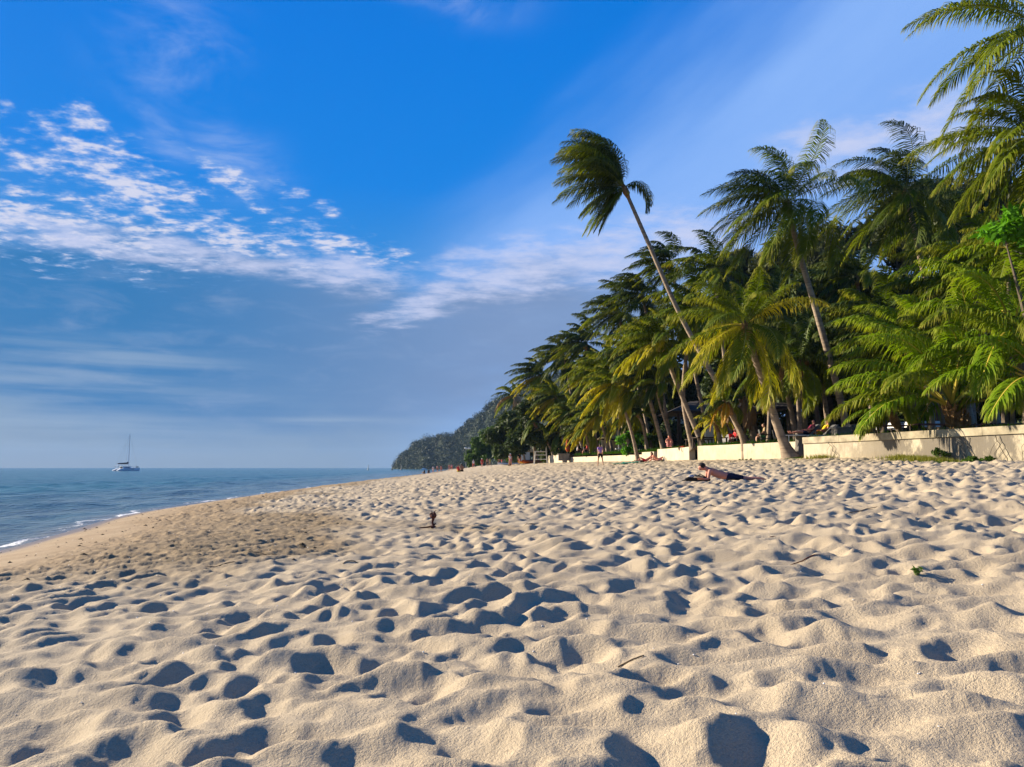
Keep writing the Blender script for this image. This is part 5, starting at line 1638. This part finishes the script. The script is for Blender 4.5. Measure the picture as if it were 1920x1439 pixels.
# on the terrace
def wallseat(px, Y, z): return (X_at(px, Y), Y, z)
person('shirtless person sitting on the wall top beside the slim leaning trunk', (X_at(1254, 53.6), 53.6, 3.32), R(-100), 'sit', skinr, hairb, None, 'pink')
person('yellow-shirted sunbather sitting up on the grey-backed lounger', (X_at(1540, LY), LY, PLAT + .36), math.pi + .1, 'lounge', skinr, hairb, 'yellow', 'yellow')
person('sunbather in maroon top and dark shorts lying with legs towards the yellowing palm', (X_at(1513, 38.2), 38.2, PLAT + .36), math.pi + .05, 'lounge', skinr, hairm, 'maroon', 'navy')
lounger('sun lounger under the maroon-topped sunbather', X_at(1513, 38.2), 38.2, .05)
person('person in red top sitting in the red and white chair', (X_at(1379, 50), 50, PLAT), R(200), 'chair', skinr, hairb, 'red', 'black')
person('pale sitting person in straw colours left of the yellowing palm trunk', (X_at(1433, 44.5), 44.5, PLAT), R(170), 'chair', skinc, hairb, 'khaki', 'green')
chair('dark chair under the straw-coloured sitting person', X_at(1433, 44.5) + .05, 44.5, R(80), darkw, greyc)
SG = 'people sitting in the shade behind the low wall'
for k, (px, Y, sh, lb) in enumerate(((1100, 83, 'red', 'person in red sitting in the shade left of the walking woman'), (1113, 82, None, 'bare-chested person sitting just left of the walking woman'), (1137, 79, 'red', 'person in red sitting behind the low wall right of the walking woman'),
                                     (1048, 93, 'pink', 'person in pink sitting near the far wall block'), (1058, 92, None, 'bare-chested person right of the pink sitter'), (1083, 86, 'white', 'person in white sitting in the shade by the pale-trunked palm'))):
    x = X_at(px, Y)
    person(lb, (x, Y, PLAT - .75 * float(sstep(np.array(float(Y)), 88, 110))), R(180 + k * 35), 'chair', (skinr, skinc)[k % 2], hairm, sh, 'black', 1.0, group=SG)
    chair('dark seat under the ' + lb.replace(' sitting', '').replace('person', 'sitter'), x, Y, R(90 + k * 35), darkw, greyc, 'seats under the people in the shade')
# closed red parasol
b = (X_at(1064, 89), 89, PLAT)
t = thing('closed_parasol', b, 'closed orange red parasol behind the grey planter box', 'parasol')
m_ = MB(); m_.tube([(0, 0, 0), (0, 0, 2.2)], .04, 6); m_.obj('pole', darkw, t)
m_ = MB(); m_.tube([(0, 0, .55), (0, 0, .8), (0, 0, 1.8), (0, 0, 2.15)], [.10, .27, .17, .03], 8); m_.obj('folded_canopy', pmat('orange_canvas', (.40, .09, .03), .9, .1), t)
# red towel on the wall top
m_ = MB(); nx_ = 8
for i in range(nx_ + 1):
    for j in range(5):
        u = (i / nx_ - .5) * .9; v = -.28 + .14 * j
        m_.v.append((v, u, .02 + .05 * abs(math.sin(i * 1.3 + j * .8)) + (.0 if 0 < j < 4 else -.02)))
for i in range(nx_):
    for j in range(4): m_.f.append((i * 5 + j, i * 5 + 5 + j, i * 5 + 6 + j, i * 5 + j + 1))
tag(m_.obj('red_towel', CL['red'], None, (X_at(1282, 52.4), 52.4, 3.32), True), 'crumpled red towel on the wall top left of the brown wall end', 'towel')
# reclining pair on the sand
person('reclining sunbather with raised knee at the foot of the low wall', sandpos(1232, 57.4, .03), 0.05, 'recline', skinr, hairb, None, 'pink')
person('second reclining sunbather lying left of the one with raised knee', sandpos(1210, 57.0, .03), math.pi - .05, 'recline', skinr, hairb, None, 'red')
# far beach
FGp = 'people strolling at the far end of the beach'
person('far stroller in white hat and red trunks, left of the two in red', sandpos(888, 150), R(-70), 'walk', skinr, hairb, 'white', 'red', 1, 'white', FGp)
person('far stroller in white hat and red clothes, right of the two in red', sandpos(904, 146), R(-95), 'walk', skinr, hairb, 'red', 'red', 1, 'white', FGp)
person('far stroller in lime top right of the two in red', sandpos(919, 142), R(-60), 'walk', skind, hairm, 'lime', 'khaki', 1, None, FGp)
person('brown-skinned person standing just left of the lime-topped stroller', sandpos(914, 152), R(-110), 'stand', skind, hairm, None, 'black', 1, None, FGp)
person('stroller in loose white shirt in front of the white kayak', sandpos(957, 108), R(-80), 'walk', skinr, hairb, 'white', 'pink', 1.0, 'white', FGp, 1.1)
person('person in dark clothes in front of the pale blue board', sandpos(974, 112), R(-100), 'walk', skinc, hairm, 'black', 'pink', 1.0, None, FGp)
person('bare-chested person far behind left of the white kayak', sandpos(936, 150), R(-80), 'stand', skinr, hairb, None, 'khaki', 1, None, FGp)
person('second bare-chested person far behind left of the white kayak', sandpos(941, 147), R(-120), 'walk', skinr, hairb, None, 'red', 1, None, FGp)
person('seated person with dark hair and brown back at the crest of the sand', sandpos(866, 92, .08), R(95), 'sit', skind, hairm, None, 'black', 1.15, None, None)
person('seated person in red beside the one with the brown back', sandpos(860.5, 92.5, .08), R(100), 'sit', skinr, hairb, 'red', 'lime', 1.05, None, None)
WGp = 'people at the water edge below the headland'
person('person in white at the water edge, leftmost standing', sandpos(813, 182), R(120), 'stand', skinr, hairm, 'white', 'white', 1, None, WGp)
person('red-skinned person standing at the water edge, middle of three', sandpos(821, 180), R(70), 'stand', skinr, hairm, None, 'navy', 1, None, WGp)
person('red-skinned person standing at the water edge, right of three', sandpos(828, 183), R(95), 'stand', skinr, hairm, None, 'red', 1, None, WGp)
person('dark sitting figure nearest the water below the headland', sandpos(797, 178, .03), R(140), 'sit', skind, hairm, 'black', 'black', 1.1, None, WGp)
person('dark sitting figure between the water and the standing three', sandpos(805, 177, .03), R(110), 'sit', skind, hairm, 'black', 'navy', 1.1, None, WGp)
person('standing person farther off, left of the far pair', sandpos(843, 196), R(80), 'stand', skinr, hairb, None, 'pink', 1, None, WGp)
person('standing person farther off, right of the far pair', sandpos(847.5, 194), R(110), 'stand', skinr, hairb, 'pink', 'red', 1, None, WGp)
# ------------------------------------------------------------------ small things on the sand
rg = random.Random(77)
rootm = pmat('driftwood_dark', (.10, .035, .022), .8, .2, 30, .4, .5)
# driftwood root like a little figure
Y = 14.0; b = sandpos(814, Y)
t = thing('driftwood', b, 'dark red knobbly driftwood root standing upright in the sand', 'driftwood')
m_ = MB()
m_.tube([(.0, 0, -.03), (.005, 0, .05), (-.012, 0, .10), (.0, 0, .15), (.0, 0, .19)], [.026, .022, .018, .026, .03], 8)
m_.ball((.0, 0, .225), (.070, .055, .055), 10, 7, .18, rg)
m_.tube([(.02, 0, .05), (.05, .0, .085)], [.018, .010], 6)
m_.obj('root_knob', rootm, t)
m_ = MB(); m_.tube([(.0, 0, .03), (-.10, -.05, .012), (-.20, -.12, .01), (-.30, -.2, .0)], [.02, .015, .014, .008], 6); m_.obj('side_root', rootm, t)
m_ = MB(); m_.tube([(.01, 0, .26), (.03, 0, .30), (.06, .01, .32)], [.016, .009, .004], 5); m_.tube([(-.02, 0, .26), (-.03, 0, .31)], [.012, .004], 5); m_.obj('twig', rootm, t)
m_ = MB(); m_.ball((.0, -.02, .02), (.06, .05, .03), 8, 5, .2, rg); m_.obj('foot_knob', rootm, t)


def on(px, py):
    """beach point seen at this place"""
    r = ray(px, py)
    lo = 1.5
    prev = None
    for k in range(400):
        Yq = lo * (1.012 ** k)
        x = r.x / r.y * Yq; z = EYE + r.z / r.y * Yq
        h = float(beach(np.array([x]), np.array([Yq]))[0][0])
        if z <= h: return Vector((x, Yq, h))
    return Vector((x, Yq, h))


twm = pmat('dry_twig', (.17, .12, .07), .9, .1); twr = pmat('reddish_twig', (.22, .07, .04), .9, .1); shm = pmat('shell_white', (.75, .72, .66), .5, .3)
TG = 'dry twigs scattered on the sand'
tws = [(1183, 1242, .14, 0, 'short straight twig on the sand lower centre'), (1510, 1052, .30, .1, 'reddish stick lying on the sand at right, longest'), (1450, 1012, .10, .4, 'small reddish stick above the longest reddish one'), (505, 1040, .5, -.3, 'thin curved root on the sand left of centre'),
       (430, 1058, .55, .15, 'long thin root trailing at left of centre'), (660, 1055, .22, .5, 'small bent twig right of the thin curved root'), (1330, 950, .5, .1, 'thin stick on the sand below the lying man'), (1620, 965, .6, .05, 'dark stick far right below the wall'), (1000, 985, .4, .2, 'twig right of the driftwood root'),
       (1100, 925, .7, -.1, 'thin pale stick upright-looking beyond the driftwood')]
for k, (px, py, L, rot, lb) in enumerate(tws):
    p = on(px, py); m_ = MB(); pts_ = []
    for i in range(6):
        u = (i / 5 - .5) * L
        x, y = u * math.cos(rot), u * math.sin(rot) + rg.uniform(-.02, .02) * L * 2
        z = float(beach(np.array([p.x + x]), np.array([p.y + y]))[0][0]) - p.z + .006
        pts_.append((x, y, z))
    m_.tube(pts_, [.003, .005, .006, .006, .005, .002] if k else .004, 5)
    tag(m_.obj('twig', twr if k in (1, 2) else twm, None, p), lb, 'twig', TG)
# shell fragments
v_, f_ = [], []
for k in range(520):
    if k < 14:
        p = on(*((1545, 1285), (1725, 1268), (1760, 1366), (520, 1140), (720, 1028), (1722, 1270), (1290, 1195), (1000, 1230), (1600, 1130), (1380, 1340), (1842, 1100), (880, 1085), (300, 1120), (640, 1098))[k])
    else:
        Yq = rg.uniform(4, 26); x = rg.uniform(-.68, .68) * Yq
        if rg.random() < .55: x = Xw(Yq) + rg.uniform(3.5, 9)
        if x > Xl(Yq) - 1: continue
        p = Vector((x, Yq, float(beach(np.array([x]), np.array([Yq]))[0][0])))
    s = rg.uniform(.003, .006) * (1 + p.y * .05)
    b0 = len(v_)
    a = rg.uniform(0, 6.28)
    for i in range(5):
        an = a + i * 1.2566; v_.append((p.x + s * math.cos(an), p.y + s * math.sin(an), p.z + .003 + s * .25 * math.sin(an + 1)))
    v_.append((p.x, p.y, p.z + .004 + s * .7))
    f_ += [(b0 + i, b0 + (i + 1) % 5, b0 + 5) for i in range(5)]
me = bpy.data.meshes.new('shell_bits'); me.from_pydata(v_, [], f_)
tag(link('shell_bits', me, shm), 'tiny white shell fragments strewn over the sand', None, None, 'stuff')
# clods of dark seaweed and damp sand on the left
v_, f_ = [], []
weedm = pmat('dark_seaweed_bits', (.05, .035, .02), .9, .1)
for k in range(900):
    Yq = rg.uniform(9, 60) ** 1.0; s_ = rg.uniform(2.2, 8.5) if k % 3 else rg.uniform(.5, 3)
    x = Xw(Yq) + s_
    p = Vector((x, Yq, float(beach(np.array([x]), np.array([Yq]))[0][0])))
    s = rg.uniform(.010, .035) * (1 if k % 7 else 2.0)
    b0 = len(v_)
    for dx_, dy_, dz_ in ((1, 0, 0), (0, 1, 0), (-1, 0, 0), (0, -1, 0), (0, 0, .55)):
        v_.append((p.x + dx_ * s * rg.uniform(.6, 1.6), p.y + dy_ * s * rg.uniform(.5, 1), p.z + dz_ * s - .002))
    f_ += [(b0 + i, b0 + (i + 1) % 4, b0 + 4) for i in range(4)]
me = bpy.data.meshes.new('seaweed_bits'); me.from_pydata(v_, [], f_)
tag(link('seaweed_bits', me, weedm), 'dark bits of seaweed along the tide line', None, None, 'stuff')
# little green sprout
def leafy(label, p, n, size, h, mat, seed, name='beach_plant', cat='plant', group=None, spread=1.0):
    r2 = np.random.RandomState(seed)
    t = thing(name, tuple(p), label, cat, group)
    cs = [(r2.randn() * spread * .35, r2.randn() * spread * .25, h * (.3 + .6 * r2.rand())) for _ in range(6)]
    m_ = MB()
    for c in cs: m_.tube([(0, 0, -.02), (c[0] * .5, c[1] * .5, c[2] * .6), c], [.012, .008, .004], 5)
    m_.obj('stem', pmat('green_stem', (.10, .13, .04), .8, .2), t)
    v, q_ = leaf_cloud(cs, [h * .38] * 6, n, size, seed, .6, 0, 1.25)
    link('leaves', np_mesh('leaves', v, q_), mat, t)
    return t
leafy('tiny dark green sprout alone on the sand at right', on(1720, 1090), 14, .022, .07, leafH, 3, 'sprout', spread=.06)
# weeds by the wall
def wallfoot(px, Y, off_=0.0):
    x = X_at(px, Y); return Vector((x, Y, gz(x, Y) - .02))
leafy('bushy green plant at the foot of the stained wall', wallfoot(1826, 27.2), 520, .075, .42, leafH, 5, spread=.9)
leafy('small upright green plant left of the bushy one', wallfoot(1758, 29.3), 220, .06, .50, leafH, 6, spread=.45)
leafy('low green plant at the right edge by the wall', wallfoot(1905, 25.6), 420, .07, .26, leafH, 7, spread=1.3)
leafy('tiny weed at the foot of the leaning wall-foot palm', wallfoot(1398, 41.5), 60, .05, .16, leafH, 8, spread=.4)
# grassy ground cover
gm = leaf_material('beach_grass', (.10, .13, .015), (.26, .24, .04), .4, None, 1.2)
gm2 = leaf_material('creeping_green', (.035, .095, .010), (.075, .16, .015), .35, None, 1.2)
def cover(name, label, spots, mat, blade, n, seed, flat=False):
    r2 = np.random.RandomState(seed)
    V_, T_ = [], []
    for (px, Y, rx_, ry_, cnt) in spots:
        cx = X_at(px, Y)
        for _ in range(cnt):
            x = cx + r2.randn() * rx_; y = Y + r2.randn() * ry_
            if x > Xl(y) - .12: x = Xl(y) - .12 - abs(r2.randn()) * .25
            z = float(base_h(x, y))
            a = r2.rand() * 6.28; h_ = blade * (.5 + r2.rand()); w = blade * (.10 if not flat else .45)
            b0 = len(V_)
            lx, ly = math.cos(a), math.sin(a)
            sx_, sy_ = -ly * w, lx * w
            k_ = .35 if not flat else .9
            V_ += [(x - sx_, y - sy_, z), (x + sx_, y + sy_, z), (x + lx * h_ * k_ , y + ly * h_ * k_, z + h_ * (1 if not flat else .5))]
            T_.append((b0, b0 + 1, b0 + 2))
    tag(link(name, np_mesh(name, V_, None, T_), mat), label, None, None, 'stuff')
cover('beach_grass', 'yellow green tufted grass on the sand below the drain pipe', [(1715, 29.8, .5, .5, 900), (1745, 28.6, .5, .5, 1000), (1690, 31.0, .4, .3, 300), (1560, 35.2, .8, .3, 260)], gm, .16, 0, 21)
cover('ground_creeper', 'dark green creeping plants along the wall foot at right', [(1795, 27.6, .7, .4, 1300), (1870, 26.0, .6, .35, 1500), (1910, 25.4, .5, .3, 1500), (1500, 37.0, .5, .2, 200)], gm2, .10, 0, 22, True)
# grass and planting strip on the terrace edge
def strip(name, label, mat, rng_, blade, cnt, seed):
    r2 = np.random.RandomState(seed); V_, T_ = [], []
    for _ in range(cnt):
        y = r2.uniform(*rng_); x = Xl(y) + .45 + abs(r2.randn()) * .7; a = r2.rand() * 6.28; h_ = blade * (.4 + r2.rand()); b0 = len(V_); w = blade * .1
        V_ += [(x - w, y, PLAT), (x + w, y, PLAT), (x + math.cos(a) * h_ * .4, y + math.sin(a) * h_ * .4, PLAT + h_)]; T_.append((b0, b0 + 1, b0 + 2))
    tag(link(name, np_mesh(name, V_, None, T_), mat), label, None, None, 'stuff')
strip('terrace_grass', 'sparse grass along the top edge of the wall', gm2, (26, 84), .28, 5200, 31)
